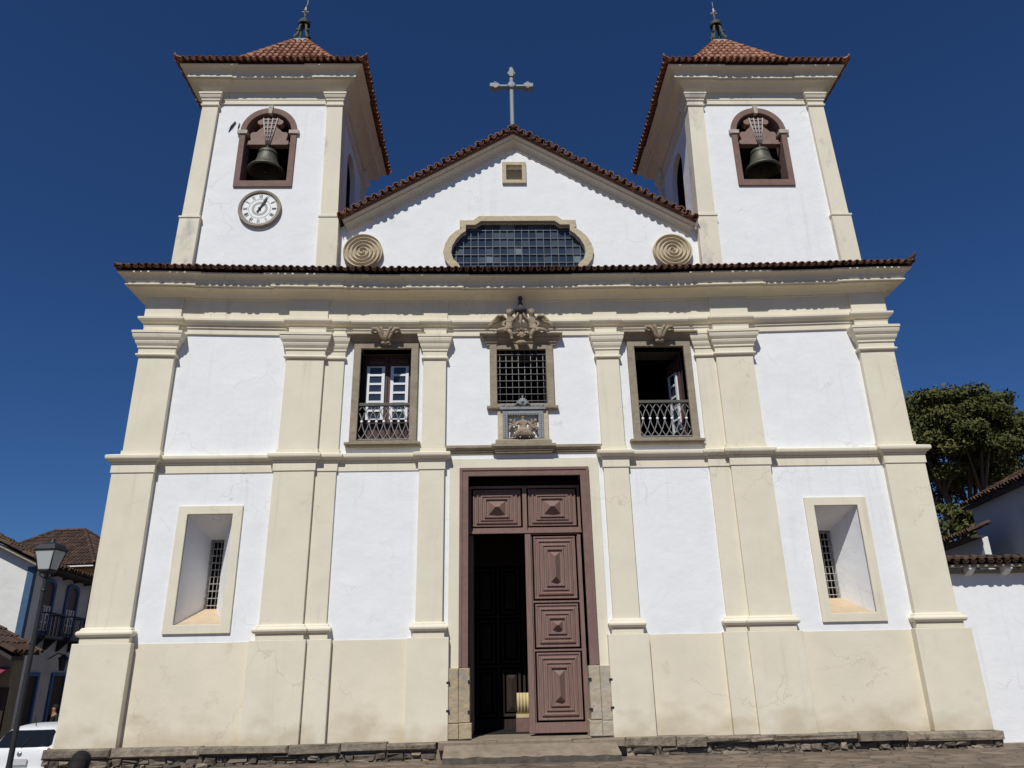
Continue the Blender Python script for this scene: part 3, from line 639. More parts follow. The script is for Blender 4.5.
# ledge under the niche
mb = MB()
lp = [(-.1, 6.50), (.02, 6.50), (.02, 6.53), (.05, 6.55), (.05, 6.585), (.085, 6.60), (.115, 6.64), (.115, 6.70), (.02, 6.72), (-.1, 6.72)]
mb.sweep([(-1.89, WY), (-.66, WY), (-.66, WY-.12), (.66, WY-.12), (.66, WY), (1.89, WY)], lp, HZ); mb.build('door_cornice', M['greystone'], church)
mb = MB(); mb.sweep([(-.62, WY), (-.62, WY-.1), (.62, WY-.1), (.62, WY)], [(-.2, 6.72), (.06, 6.724), (.06, 6.80), (.02, 6.84), (.0, 6.857), (-.2, 6.857)], HZ); mb.build('niche_ledge', M['greystone'], church)
# carved angels over the window: wings, raised arms, cartouche and finial
mb = MB(); n = 0
mb.lathe([(.0, 0), (.10, .02), (.13, .09), (.10, .17), (.05, .20), (.06, .24), (.02, .27), (0, .28)], (0, -.10, 9.42), 14)
for k in range(8):
    q = k*math.pi/4; mb.tube([(.07*math.cos(q), -.17, 9.56+.06*math.sin(q)), (.13*math.cos(q), -.2, 9.56+.12*math.sin(q)), (.12*math.cos(q+.5), -.19, 9.56+.11*math.sin(q+.5))], [.035, .03, .012], 6)
mb.blob((0, -.16, 9.30), (.16, .08, .07)); mb.tube([(0, -.08, 9.62), (0, -.1, 9.95), (0, -.08, 10.2)], [.03, .035, .05], 8)
ps = mb.build('angel_sculpture', M['carved'], church)
for sx in (-1, 1):
    f = lambda x, y, z: (sx*x, y, z)
    j = [(f(.30, -.02, 9.70), .10), (f(.30, -.03, 9.84), .085), (f(.28, -.05, 9.97), .10), (f(.28, -.06, 10.06), .04), (f(.285, -.09, 10.15), .10), (f(.285, -.08, 10.24), .08),
         (f(.17, -.08, 9.98), .045), (f(.09, -.12, 10.06), .035), (f(.05, -.12, 10.20), .03), (f(.04, -.12, 10.27), .035),
         (f(.40, -.04, 9.95), .05), (f(.46, -.08, 9.83), .04), (f(.38, -.13, 9.75), .032),
         (f(.34, -.13, 9.66), .075), (f(.26, -.2, 9.56), .055), (f(.24, -.17, 9.42), .035), (f(.23, -.22, 9.38), .04),
         (f(.40, -.13, 9.67), .075), (f(.42, -.22, 9.60), .05)]
    ed = [(0, 1), (1, 2), (2, 3), (3, 4), (4, 5), (2, 6), (6, 7), (7, 8), (8, 9), (2, 10), (10, 11), (11, 12), (0, 13), (13, 14), (14, 15), (15, 16), (0, 17), (17, 18)]
    skin('angel', j, ed, M['carved'], ps)
    mb = MB()
    for k in range(9):
        t = k/8.; bx, bz = .42+.10*t, 10.02-.06*t
        ex, ez = .66+.24*(1-abs(t-.85)), 9.96-.31*t
        mb.tube([f(bx, -.06, bz), f((bx+ex)/2+.02, -.13-.006*(k % 2), (bz+ez)/2+.06), f(ex, -.13, ez)], [.026, .034, .014], 6)
    mb.tube([f(.36, -.06, 9.96), f(.46, -.12, 10.07), f(.58, -.14, 10.05), f(.68, -.13, 9.95)], [.03, .045, .04, .02], 8)
    mb.build('wing', M['carved'], ps)
    mb = MB()
    for k in range(9):
        q = 2*math.pi*k/9; mb.blob(f(.285+.072*math.cos(q), -.075+.05*math.sin(q), 10.215+.012*(k % 2)), .034, 6)
    mb.blob(f(.285, -.075, 10.24), (.075, .06, .05), 8)
    mb.build('curls', M['carved'], ps); mb = MB()
    for k in range(5): mb.tube([f(.22+.03*k, -.12, 9.74), f(.36+.05*k, -.19+.012*k, 9.68), f(.46+.06*k, -.17, 9.645-.01*k)], [.03, .034, .012], 6)
    mb.build('drapery', M['carved'], ps)
mb = MB(); mb.lathe([(.0, 0), (.09, .0), (.15, .06), (.16, .13), (.10, .20), (.05, .24), (.06, .30), (.03, .36), (.055, .42), (.06, .47), (.03, .52), (0, .53)], (0, -.06, 10.14), 12); mb.build('crown_finial', M['darkstone'], ps)

# ---- portal
mb = MB(); mb.prism([(-1.54, 1.69), (-1.54, 6.16), (1.54, 6.16), (1.54, 1.69), (1.33, 1.69), (1.33, 5.95), (-1.33, 5.95), (-1.33, 1.69)], XZ, WY-.07, WY+.45)
mb.prism([(-1.54, 1.70), (-1.54, 6.155), (1.54, 6.155), (1.54, 1.70), (1.47, 1.70), (1.47, 6.08), (-1.47, 6.08), (-1.47, 1.70)], XZ, WY-.09, WY-.065)
portal = mb.build('portal', M['mauve'], church, bevel=.012)
for s in (-1, 1):
    mb = MB()
    for (a, b, z0, z1, d) in ((1.25, 1.52, .28, .60, .02), (1.525, 1.79, .28, .585, .0), (1.29, 1.53, .602, 1.69, .0), (1.535, 1.76, .588, 1.69, -.015)):
        x0, x1 = sorted((s*a, s*b)); mb.rock(x0, x1, WY-.15-d, WY+.5, z0, z1-.003, .018, .006)
    jb = mb.build('jamb_base', M['granite'] if s < 0 else M['granite2'], portal)
    for q, z in ((1.30, 1.42), (1.755, 1.40), (1.30, .82), (1.755, .84)): mb = MB(); mb.box(s*q-.035, s*q+.035, WY-.175, WY-.1, z-.03, z+.02); mb.build('iron_cramp', M['iron'], jb)
ST = [(0, 0), (.03, 0), (.04, .03), (.06, .03), (.07, .008), (.10, .008), (.11, .04), (.135, .05), (.15, .02), (.185, .02), (.195, .045), (.22, .05), (.23, .025), (.262, .025), (.275, .062), (.30, .062), (.305, .022), (.345, .022)]
ST2 = [(i*.98, d) for i, d in ST]
DY = .42
mb = MB(); mb.box(-1.36, 1.36, DY+.02, DY+.12, 4.70, 5.76)
for s in (-1, 1):
    x0, x1 = (.05, 1.27) if s > 0 else (-1.27, -.05); panel(mb, x0, x1, 4.78, 5.72, DY+.02, [(i, d) for i, d in ST], .15, 1.18, .88)
mb.box(-1.36, 1.36, DY-.05, DY+.02, 4.64, 4.70); mb.box(-.05, .05, DY-.04, DY+.019, 4.701, 5.74); mb.box(-1.36, 1.36, DY-.02, DY+.1, 5.725, 5.78)
mb.build('transom_panel', M['door'], portal)
mb = MB(); mb.box(-1.36, 1.36, DY+.14, DY+.2, 5.6, 6.0); mb.build('transom_gap_shade', M['indoor_shade'], portal)  # black sheet in place of the shade in the gap over the transom
def leaf(mb):
    mb.box(0, 1.31, .02, .11, .34, 4.63)
    for z0, z1 in ((3.10, 4.60), (2.05, 3.06), (.55, 2.01)): panel(mb, .16, 1.22, z0, z1, .02, ST2, .13, 1.22, 1.2)
    mb.box(0, .13, -.03, .019, .345, 4.625); mb.box(1.235, 1.31, -.012, .019, .345, 4.625); mb.box(.131, 1.234, -.02, .019, .345, .53)
mb = MB(); leaf(mb); mb.warp(lambda x, y, z: (x-.01, y+DY, z)); mb.build('door_leaf', M['door'], portal)
mb = MB(); leaf(mb); mb.warp(lambda x, y, z: (-1.34+y, DY+.12+x, z)); mb.build('door_leaf', M['door'], portal)
# inner draught screen seen through the open leaf
mb = MB(); mb.box(-2.2, 2.2, 2.9, 3.0, .28, 5.6)
for k in range(6):
    x0 = -1.9+k*.64
    for z0, z1 in ((.5, 1.7), (1.75, 2.9), (2.95, 4.2)): panel(mb, x0, x0+.58, z0, z1, 2.9, [(0, 0), (.05, 0), (.06, .03), (.1, .03), (.12, .0), (.16, 0)], .05)
mb.build('draught_screen', M['darkwood'], portal)
mb = MB()
for k in range(6): mb.tube([(-.20+.075*k, 1.9, .66), (-.20+.075*k, 1.9, 1.12)], .036, 8)
mb.box(-.26, .25, 1.86, 2.1, .28, .58, 1); mb.box(-.25, .25, 1.85, 2.1, .58, .66)
mb.build('fluted_base', [M['flute'], M['mauve']], portal)
# steps
mb = MB(); mb.rock(-1.93, -.72, -.33, .6, .11, .265, .022, .012, a=.5); mb.rock(-.715, .83, -.31, .6, .11, .27, .02, .01, a=.3); mb.rock(.835, 1.93, -.34, .6, .11, .262, .025, .014, a=.6); mb.rock(-1.25, 1.25, -.30, 1.1, .26, .285, .01, .002, a=.4)
mb.box(-2.02, 2.0, -.10, WY-.01, -.3, .11, 0, .2)
stp = mb.build('door_step', M['step'], church)
mb = MB(); xs = [-1.80, 1.74]; n = 26; vs = []
rr = random.Random(11)
for i in range(n+1):
    x = xs[0]+(xs[1]-xs[0])*i/n; e = .5 if i in (0, n) else 1
    j1, j2, j3 = rr.uniform(-.014, .014), rr.uniform(-.016, .012), rr.uniform(-.02, .02)
    vs += [(x, -.28, -.2), (x, -.28, .205), (x, -.62+j3, .13+j1*.6), (x, -.97+j1, .055+j2), (x, -1.0+j3*.7, .03+j2), (x, -1.0+j3, -.2)]
mb.add(vs, [(i*6+k, (i+1)*6+k, (i+1)*6+k+1, i*6+k+1) for i in range(n) for k in range(5)]+[(5, 4, 3, 2, 1, 0), tuple(n*6+k for k in range(6))])
mb.m = [1 if i < n*5 and i % 5 == 4 else 0 for i in range(len(mb.m))]; mb.build('door_step', [M['step'], M['riser']], church)
# rubble plinth under the whole front
mb = MB()
def seg(x0, x1, fn):
    x = x0
    while x < x1-.05: x = fn(x)
for (A, B) in ((-10.02, -1.98), (1.96, 9.98)):
    mb = MB(); sd = 1 if A > 0 else -1
    mb.box(A+.05, B-.05, -.09, WY, -1.1, .22, 1)
    x = A
    while x < B-.02:
        l = min(random.uniform(.5, 1.9), B-x); l = B-x if B-x-l < .4 else l
        t = random.uniform(.12, .19)
        mb.rock(x+.006, x+l-.006, -.17-random.uniform(0, .06), WY, .255-t+random.uniform(-.03, .03), .255+random.uniform(-.02, .02), .03, .022, a=.35+.65*random.random())
        x += l
    for zt in (.09, -.03, -.16, -.33, -.5, -.68, -.86):
        x = A
        while x < B-.02:
            l = min(random.uniform(.10, .10+.6*random.random()), B-x); zb = zt-random.uniform(.10, .17)
            if zt > gh(x, 0)-.1: mb.rock(x+.01, x+l-.012, -.12-random.uniform(0, .06), 0, zb, zt-.012+random.uniform(-.025, .02), .03, .032, a=random.random()**1.5)
            x += l
    for zt in (.25, .07, -.1, -.28, -.46, -.64):
        y = WY
        while y < 5: l = random.uniform(.4, 1.1); x0, x1 = sorted((sd*9.3, sd*(9.98+random.uniform(0, .04)))); mb.box(x0, x1, y, y+l-.02, zt-.16, zt, a=random.random()); y += l
    mb.build('plinth', [M['stone'], M['plmortar']], church)

# ---- bell towers
TCX, TCY = 6.935, 2.10
def tower(s):
    c = s*TCX if s < 0 else TCX+.07
    def tp(x, y, z):       # slight batter: the shaft narrows upwards
        k = 1-.06*sstep_lin((z-11.7)/5.1); return (c+(x-c)*k, y, z)
    def sstep_lin(t): return max(0, min(1, t))
    hw = 2.115; hd = 2.09
    x0, x1, y0, y1 = c-hw, c+hw, TCY-hd, TCY+hd
    oc = s*6.99-c
    def arch(cc, w, zb, zs, n=14): return [(cc-w, zb), (cc+w, zb)] + [(cc+w*math.cos(math.pi*k/n), zs+w*math.sin(math.pi*k/n)) for k in range(n+1)]
    mb = MB(); ins = .10
    for (cc, a0, a1, P) in ((c+oc, x0+ins, x1-ins, lambda u, v, d: (u, y0+ins+d, v)), (c, x0+ins, x1-ins, lambda u, v, d: (u, y1-ins-d, v)),
                        (TCY, y0+ins, y1-ins, lambda u, v, d: (x0+ins+d, u, v)), (TCY, y0+ins, y1-ins, lambda u, v, d: (x1-ins-d, u, v))):
        h = arch(cc, .74 if cc == c+oc else .64, 14.30, 16.0); outl = [(a0, 11.3), (a1, 11.3), (a1, 17.5), (a0, 17.5)]
        sd_ = .165 if cc == TCY else 0
        o1 = [(a0+sd_, 11.3), (a1-sd_, 11.3), (a1-sd_, 17.5), (a0+sd_, 17.5)]; o2 = [(a0+.17+sd_*2.1, 11.3), (a1-.17-sd_*2.1, 11.3), (a1-.17-sd_*2.1, 17.5), (a0+.17+sd_*2.1, 17.5)]
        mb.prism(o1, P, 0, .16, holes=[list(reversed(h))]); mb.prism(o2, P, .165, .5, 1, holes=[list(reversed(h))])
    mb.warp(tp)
    tw = mb.build('bell_tower', [M['white'], M['indoor_shade']], church)
    lab(tw, 'left bell tower with the clock under its bell' if s < 0 else 'right bell tower without a clock')
    for nm, z0 in (('belfry_floor', 14.0), ('belfry_ceiling', 17.3)):
        mb = MB(); mb.box(c-1.6, c+1.6, .55, 3.65, z0, z0+.18); mb.build(nm, M['indoor_shade'], tw)
    # corner pilasters
    for (px, py) in ((-1, -1), (1, -1), (-1, 1), (1, 1)):
        w = .47; cx0, cx1 = sorted((c+px*hw, c+px*(hw-w))); cy0, cy1 = sorted((TCY+py*hd, TCY+py*(hd-w)))
        mb = MB(); mb.box(cx0-.035, cx1+.035, cy0-.035, cy1+.035, 11.2, 13.1); mb.box(cx0-.055, cx1+.055, cy0-.055, cy1+.055, 13.1, 13.15); mb.box(cx0, cx1, cy0, cy1, 13.15, 16.84)
        prof = [(-.05, 16.82), (.025, 16.825), (.045, 16.85), (.045, 16.89), (.015, 16.91), (.015, 17.0), (.05, 17.02), (.05, 17.06), (.085, 17.10), (.11, 17.16), (.11, 17.19), (.135, 17.20), (.135, 17.255), (-.05, 17.27)]
        mb.sweep([(cx0, cy1), (cx0, cy0), (cx1, cy0), (cx1, cy1)], [(d*.85, z) for d, z in prof], HZ, closed=True, step=9)
        mb.warp(tp); mb.build('corner_pilaster', M['cream_worn'], tw)
    if s < 0:
        mb = MB(); mb.tube([(-8.12, .10, 16.00), (-8.05, .08, 16.18), (-7.96, .085, 16.34)], [.008, .03, .02], 6); mb.build('dark_stroke', M['iron'], tw)  # thin dark slanted strokes on the plaster beside the bell arch
        mb = MB(); mb.tube([(-7.87, .10, 16.10), (-7.85, .085, 16.2), (-7.84, .09, 16.3)], [.006, .016, .01], 6); mb.build('dark_stroke', M['iron'], tw)
    # cornice, broken out over the pilasters
    w = .50; b = .03
    def side(ax0, ax1, f): return [f(ax0, 0), f(ax0+w, 0), f(ax0+w, b), f(ax1-w, b), f(ax1-w, 0)]
    path = side(x0, x1, lambda u, d: (u, y0+d)) + side(y0, y1, lambda u, d: (x1-d, u)) + side(-x1, -x0, lambda u, d: (-u, y1-d)) + side(-y1, -y0, lambda u, d: (x0+d, -u))
    prof = [(-.15, 16.95), (-.03, 16.96), (-.03, 17.09), (-.015, 17.10), (-.015, 17.33), (.03, 17.34), (.07, 17.38), (.14, 17.45), (.22, 17.51), (.29, 17.54), (.29, 17.58), (.335, 17.59), (.335, 17.64), (.315, 17.65), (.315, 17.75), (.38, 17.81), (.45, 17.85), (.50, 17.87), (.50, 17.91), (-.3, 17.92)]
    mb = MB(); mb.sweep(path, prof, lambda p, o, d, h: (c+(p[0]-c)*.94+o[0]*d*(1.17 if d > 0 else 1), p[1]+o[1]*d, h), closed=True, step=2); mb.build('tower_cornice', M['cream'], tw)
    # bell-cast tiled roof
    EV = 2.68; PR = [(EV, 17.94), (2.2, 18.20), (1.78, 18.62), (1.38, 19.18), (.99, 19.80), (.58, 20.46), (.18, 21.10)]
    cum = [0]
    for p, q in zip(PR[:-1], PR[1:]): cum.append(cum[-1]+math.hypot(q[0]-p[0], q[1]-p[1]))
    def at(sv):
        for i in range(len(PR)-1):
            if sv <= cum[i+1] or i == len(PR)-2:
                t = (sv-cum[i])/(cum[i+1]-cum[i]); return PR[i][0]+(PR[i+1][0]-PR[i][0])*t, PR[i][1]+(PR[i+1][1]-PR[i][1])*t
    def lim(t):
        t = abs(t)
        if t >= EV: return 0
        for i in range(len(PR)-1):
            if PR[i+1][0] <= t: return cum[i]+(cum[i+1]-cum[i])*(PR[i][0]-t)/(PR[i][0]-PR[i+1][0])
        return cum[-1]
    mb = MB()
    for (ox, oy) in ((0, -1), (1, 0), (0, 1), (-1, 0)):
        def surf(t, sv):
            h, z = at(sv); return Vector((c+ox*h-oy*t, TCY+oy*h+ox*t, z))
        tile_surface(mb, -EV+.04, EV-.04, .19, surf, lim, .33, up=Vector((ox*.5, oy*.5, 1)))
        vs = []
        for (h, z) in [(2.5, 18.09)]+PR[1:]: vs += [(c+ox*h+oy*h, TCY+oy*h-ox*h, z), (c+ox*h-oy*h, TCY+oy*h+ox*h, z)]
        mb.add(vs, [(2*i, 2*i+1, 2*i+3, 2*i+2) for i in range(len(PR)-1)])
    for (ex, ey) in ((-1, -1), (1, -1), (1, 1), (-1, 1)):
        ridge_tiles(mb, [(c+ex*h, TCY+ey*h, z+.06) for h, z in PR], .09, .3)
        h, z = PR[0]
        mb.tube([(c+ex*(h-.1), TCY+ey*(h-.1), z+.1), (c+ex*h, TCY+ey*h, z+.15), (c+ex*(h+.03), TCY+ey*(h+.03), z+.20), (c+ex*(h+.03), TCY+ey*(h+.03), z+.25)], [.06, .05, .035, .01], 6)
    mb.build('tower_roof', M['tile'], tw)
    # finial: white block, open lantern of four scrolls, small cross
    Z = lambda z: 21.0+(z-21.36)*1.10
    mb = MB(); mb.box(c-.23, c+.23, TCY-.23, TCY+.23, Z(21.36), Z(21.58), 1)
    for (ex, ey) in ((-1, -1), (1, -1), (1, 1), (-1, 1)):
        mb.tube([(c+ex*.18, TCY+ey*.18, Z(21.56)), (c+ex*.21, TCY+ey*.21, Z(21.66)), (c+ex*.15, TCY+ey*.15, Z(21.8)), (c+ex*.12, TCY+ey*.12, Z(22.0)), (c+ex*.10, TCY+ey*.10, Z(22.2)), (c+ex*.03, TCY+ey*.03, Z(22.33))], [.05, .055, .045, .05, .04, .05], 7)
        mb.blob((c+ex*.17, TCY+ey*.17, Z(21.95)), .05, 6); mb.blob((c+ex*.2, TCY+ey*.2, Z(21.7)), .06, 6)
    mb.lathe([(.19, 0), (.2, .03), (.16, .08), (.2, .12), (.15, .16), (.06, .18), (.07, .25), (.04, .3), (.02, .34)], (c, TCY, Z(22.3)), 12)
    mb.tube([(c, TCY, Z(22.55)), (c, TCY, Z(23.02))], .028, 6, 1); mb.tube([(c-.12, TCY, Z(22.82)), (c+.12, TCY, Z(22.82))], .026, 6, 1); mb.tube([(c, TCY-.12, Z(22.82)), (c, TCY+.12, Z(22.82))], .026, 6, 1)
    if s < 0: mb.tube([(c, TCY, Z(23.0)), (c+.05, TCY, Z(23.18)), (c+.04, TCY, Z(23.36)), (c+.02, TCY, Z(23.5))], [.02, .018, .013, .006], 5, 1)
    else: mb.tube([(c, TCY, Z(23.0)), (c, TCY, Z(23.3))], [.016, .006], 5, 1)
    mb.build('finial', [M['patina'], M['mortar']], tw)
    # bell arch frame on the front
    cc = c+oc; Y0 = .06
    def ring(w0, w1, zb, n=20):
        o = [(cc-w0, 16.0), (cc-w0, zb), (cc+w0, zb)] + [(cc+w0*math.cos(math.pi*k/n), 16.0+w0*1.02*math.sin(math.pi*k/n)) for k in range(n)]
        return o
    h = arch(cc, .635, 14.34, 16.0, 20)
    mb = MB(); mb.prism(ring(.80, 0, 14.14), XZ, Y0, Y0+.46, holes=[list(reversed(h))])
    fr = mb.build('bell_arch', M['mauve'], church, bevel=.01)
    for q in (-1, 1): mb = MB(); a, b2 = sorted((cc+q*.58, cc+q*.86)); mb.box(a, b2, Y0-.035, Y0+.2, 15.90, 16.02); mb.build('impost', M['mortar'], fr, bevel=.006)
    mb = MB(); mb.prism([(cc-.05, 16.60), (cc+.05, 16.60), (cc+.07, 16.87), (cc-.07, 16.87)], XZ, Y0-.03, Y0+.1)
    mb.build('keystone', M['mortar'], fr, bevel=.006)
    return tw, cc
for s in (-1, 1): tower(s)

# ================================================================== THINGS ON THE CHURCH
# ---- bells
def bell(s):
    cx = s*6.99; cyy = .24
    t = thing('bell', 'dark bronze bell under a brown yoke, above the clock' if s < 0 else 'bronze bell under a brown yoke in the tower that has no clock', 'bell', (cx, cyy, 14.64), 0, 'bells in the two towers')
    mb = MB(); mb.lathe([(.46, .02), (.55, 0), (.56, .03), (.52, .09), (.44, .17), (.37, .28), (.325, .42), (.30, .56), (.29, .66), (.27, .74), (.19, .80), (.06, .83), (0, .83)], n=36)
    mb.lathe([(.46, .02), (.40, .15), (.28, .42), (.25, .66), (0, .72)], n=36)
    for z, r in ((.12, .488), (.15, .462), (.60, .302), (.64, .298)): mb.lathe([(r-.02, z-.012), (r+.008, z), (r-.02, z+.012)], n=36)
    mb.warp(lambda x, y, z: (x*.91, y*.91, .96-(.96-z)*.91)); mb.build('bell_body', M['bronze'], t)
    mb = MB(); mb.tube([(0, 0, .7), (0, 0, .1)], .022, 8); mb.blob((0, 0, .10), .07, 10); mb.build('clapper', M['iron'], t)
    mb = MB()
    for q in range(4): a = q*math.pi/2; mb.tube([(.05*math.cos(a), .05*math.sin(a), .80), (.10*math.cos(a), .10*math.sin(a), .9), (.04*math.cos(a), .04*math.sin(a), .99)], .028, 6)
    mb.build('canon', M['bronze'], t)
    half = [(0, .96), (.55, .96), (.57, 1.0), (.57, 1.08), (.55, 1.10), (.50, 1.10), (.51, 1.20), (.53, 1.27), (.52, 1.35), (.46, 1.39), (.37, 1.39), (.33, 1.43), (.29, 1.48), (.22, 1.53), (.19, 1.60), (.20, 1.66), (.27, 1.64), (.34, 1.67), (.37, 1.73), (.35, 1.80), (.28, 1.83), (.25, 1.87), (.0, 1.88)]
    mb = MB(); mb.prism(half+[(-x, z) for x, z in reversed(half[1:-1])], XZ, -.10, .10)
    mb.tube([(-.70, 0, 1.03), (-.5, 0, 1.03)], .05, 8); mb.tube([(.5, 0, 1.03), (.70, 0, 1.03)], .05, 8)
    yk = mb.build('yoke', M['yoke'], t, bevel=.02)
    mb = MB()
    for k in range(4):
        q = (k-1.5)/1.5; mb.tube([(q*.05, -.12, .95), (q*.13, -.118, 1.4), (q*.20, -.118, 1.86)], .016, 6)
    for k in range(6): z = 1.1+.14*k; w = .05+.15*(z-.95)/.93; mb.tube([(-w-.02, -.116, z), (w+.02, -.116, z)], .012, 6)
    mb.build('iron_strap', M['straps'], yk)
for s in (-1, 1): bell(s)

# ---- clock
ck = thing('clock', 'round white clock with Roman numerals on the left tower', 'clock', (-6.98, .07, 13.42))
mb = MB(); mb.lathe([(.485, .03), (.495, -.03), (.51, -.05), (.53, -.04), (.545, -.06), (.57, -.055), (.58, -.03), (.58, .05)], n=56, axis='Y'); mb.build('clock_surround', M['clockring'], ck)
mb = MB(); mb.lathe([(0, -.012), (.50, -.012)], n=56, axis='Y', smooth=False)
for r, w in ((.482, .006), (.295, .004)): mb.lathe([(r-w, -.016), (r+w, -.016)], n=56, axis='Y', mi=1, smooth=False)
mb.lathe([(.15, -.015), (.215, -.015)], n=48, axis='Y', mi=2, smooth=False)
RN = ['XII', 'I', 'II', 'III', 'IIII', 'V', 'VI', 'VII', 'VIII', 'IX', 'X', 'XI']
def stroke(mb, a, b, w, T, mi):
    dx, dz = b[0]-a[0], b[1]-a[1]; l = math.hypot(dx, dz); nx, nz = -dz/l*w/2, dx/l*w/2
    mb.add([T(a[0]+nx, a[1]+nz), T(b[0]+nx, b[1]+nz), T(b[0]-nx, b[1]-nz), T(a[0]-nx, a[1]-nz)], [(0, 1, 2, 3)], mi)
for k, rn in enumerate(RN):
    a = k*math.pi/6; wd = {'I': .022, 'V': .055, 'X': .055}; tot = sum(wd[ch] for ch in rn); u = -tot/2; hh = .055
    def T(px, pz): r = .385+pz; return (r*math.sin(a)+px*math.cos(a), -.017, r*math.cos(a)-px*math.sin(a))
    for ch in rn:
        if ch == 'I': stroke(mb, (u+.011, -hh), (u+.011, hh), .012, T, 1)
        elif ch == 'V': stroke(mb, (u+.006, hh), (u+.0275, -hh), .013, T, 1); stroke(mb, (u+.049, hh), (u+.0275, -hh), .008, T, 1)
        else: stroke(mb, (u+.006, hh), (u+.049, -hh), .013, T, 1); stroke(mb, (u+.049, hh), (u+.006, -hh), .008, T, 1)
        u += wd[ch]
for k in range(60):
    a = k*math.pi/30; T = lambda px, pz: ((.463+pz)*math.sin(a)+px*math.cos(a), -.018, (.463+pz)*math.cos(a)-px*math.sin(a)); stroke(mb, (0, -.012), (0, .012), .008 if k % 5 else .016, T, 1)
mb.build('dial', [M['dial'], M['black'], M['greyring']], ck)
for nm, ang, ln, w, y in (('hour_hand', R(31), .29, .065, -.03), ('minute_hand', R(26), .43, .04, -.045)):
    mb = MB(); ca, sa = math.cos(ang), math.sin(ang)
    mb.prism([(-w/2*.7, -.12), (w/2*.7, -.12), (w/2*.5, 0), (w/2, ln*.55), (w*.8, ln*.68), (0, ln), (-w*.8, ln*.68), (-w/2, ln*.55), (-w/2*.5, 0)], lambda u, v, d: (u*ca+v*sa, d, -u*sa+v*ca), y, y+.01)
    mb.lathe([(0, y-.005), (.035, y-.005), (.035, y+.012)], n=16, axis='Y'); mb.build(nm, M['black'], ck)

# ---- cross on the gable
cx = thing('cross', 'grey stone cross with budded arm ends on the gable peak', 'cross', (-.085, .2, 15.9))
mb = MB()
def bar(a, b, w, d):
    a, b = Vector(a), Vector(b); S = (b-a).normalized(); T = Vector((S.z, 0, -S.x))
    o = [(-w, -d*.6), (-w*.5, -d), (w*.5, -d), (w, -d*.6), (w, d*.6), (w*.5, d), (-w*.5, d), (-w, d*.6)]
    vs = [a+T*p+Vector((0, q, 0)) for p, q in o]+[b+T*p+Vector((0, q, 0)) for p, q in o]
    mb.add(vs, [(i, (i+1) % 8, 8+(i+1) % 8, 8+i) for i in range(8)]+[tuple(range(8)), tuple(range(8, 16))])
bar((0, 0, .05), (0, 0, 2.48), .06, .075); bar((-.64, 0, 1.80), (.64, 0, 1.80), .052, .068)
def bud(c, ax):
    for k in range(2):
        pass
    c = Vector(c); S = Vector(ax); T = Vector((S.z, 0, -S.x))
    out = [(p*.95, q*.74) for p, q in [(-.17, .07), (-.12, .09), (-.08, .15), (-.03, .16), (.02, .10), (.06, .09), (.12, .08), (.12, -.08), (.06, -.09), (.02, -.10), (-.03, -.16), (-.08, -.15), (-.12, -.09), (-.17, -.07)]]
    mb.prism(out, lambda u, v, d: tuple(c+S*u+T*v+Vector((0, d, 0))), -.10, .10)
bud((0, 0, 2.28), (0, 0, 1)); bud((-.52, 0, 1.80), (-1, 0, 0)); bud((.52, 0, 1.80), (1, 0, 0))
mb.lathe([(0, -.12), (.10, -.12), (.13, -.08), (.13, .08), (.10, .12), (0, .12)], (0, 0, 1.80), 10, axis='Y')
mb.build('cross_shaft', M['crossmat'], cx, bevel=.01)
mb = MB(); mb.box(-.22, .22, -.18, .18, -.06, .05); mb.box(-.13, .13, -.12, .12, .05, .12); mb.build('cross_foot', M['crossmat'], cx, bevel=.012)

# ================================================================== SURROUNDINGS
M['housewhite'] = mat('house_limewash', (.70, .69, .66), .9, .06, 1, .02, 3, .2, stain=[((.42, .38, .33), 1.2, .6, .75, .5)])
M['housegrey'] = mat('shade_greyed_house_limewash', (.48, .48, .48), .9, .1, 1.2, .02, 3, .2, stain=[((.28, .27, .25), 1.5, .55, .72, .6)])  # street-side shade put into the grey base; blotches are stains
M['blue'] = mat('blue_trim_paint', (.035, .10, .27), .6, .12, 4, 0, 1, .3)
M['bluelight'] = mat('faded_blue_trim', (.055, .115, .21), .65, .15, 4, 0, 1, .3)
M['ochre'] = mat('ochre_plaster', (.42, .24, .09), .9, .1, 1, .01, 4, .2)
M['redtile'] = mat('weathered_house_tile', (.055, .037, .029), .95, .2, 5, 0, 1, .1, stain=[((.045, .038, .032), 2, .5, .68, .7)], attr=(.115, .070, .050))
M['eavewood'] = mat('dark_eave_wood', (.05, .04, .035), .8)
M['dimwall'] = mat('shade_dimmed_yellow_wall', (.20, .17, .12), .95, .15, 1.5, .01, 5, .1)  # yellowish wall darkened: the shade on the shop front is in the colour
M['awning'] = mat('red_awning', (.22, .04, .055), .8, .1, 3)
M['lampglass'] = mat('lantern_glass', (.45, .48, .47), .2, 0, 1, 0, 1, .5)
M['bark'] = mat('tree_bark', (.12, .095, .075), .95, .2, 4, .03, 9)
M['leaf'] = mat('tree_leaf', (.036, .050, .013), .75, .25, .5, 0, 1, .2, attr=(.13, .122, .034))
M['carwhite'] = mat('white_car_paint', (.74, .75, .76), .25, 0, 1, 0, 1, .5)
M['carglass'] = mat('tinted_car_glass', (.010, .012, .014), .05, 0, 1, 0, 1, .6)
M['red'] = mat('tail_light_red', (.42, .02, .02), .2, 0, 1, 0, 1, .5)
M['rubber'] = mat('black_rubber', (.02, .02, .02), .8)
M['alloy'] = mat('alloy_wheel', (.4, .4, .42), .35, 0, 1, 0, 1, .5, .7)
M['skin'] = mat('skin', (.30, .17, .11), .6)
M['hair'] = mat('dark_hair', (.014, .011, .010), .8, .3, 40, .004, 60)
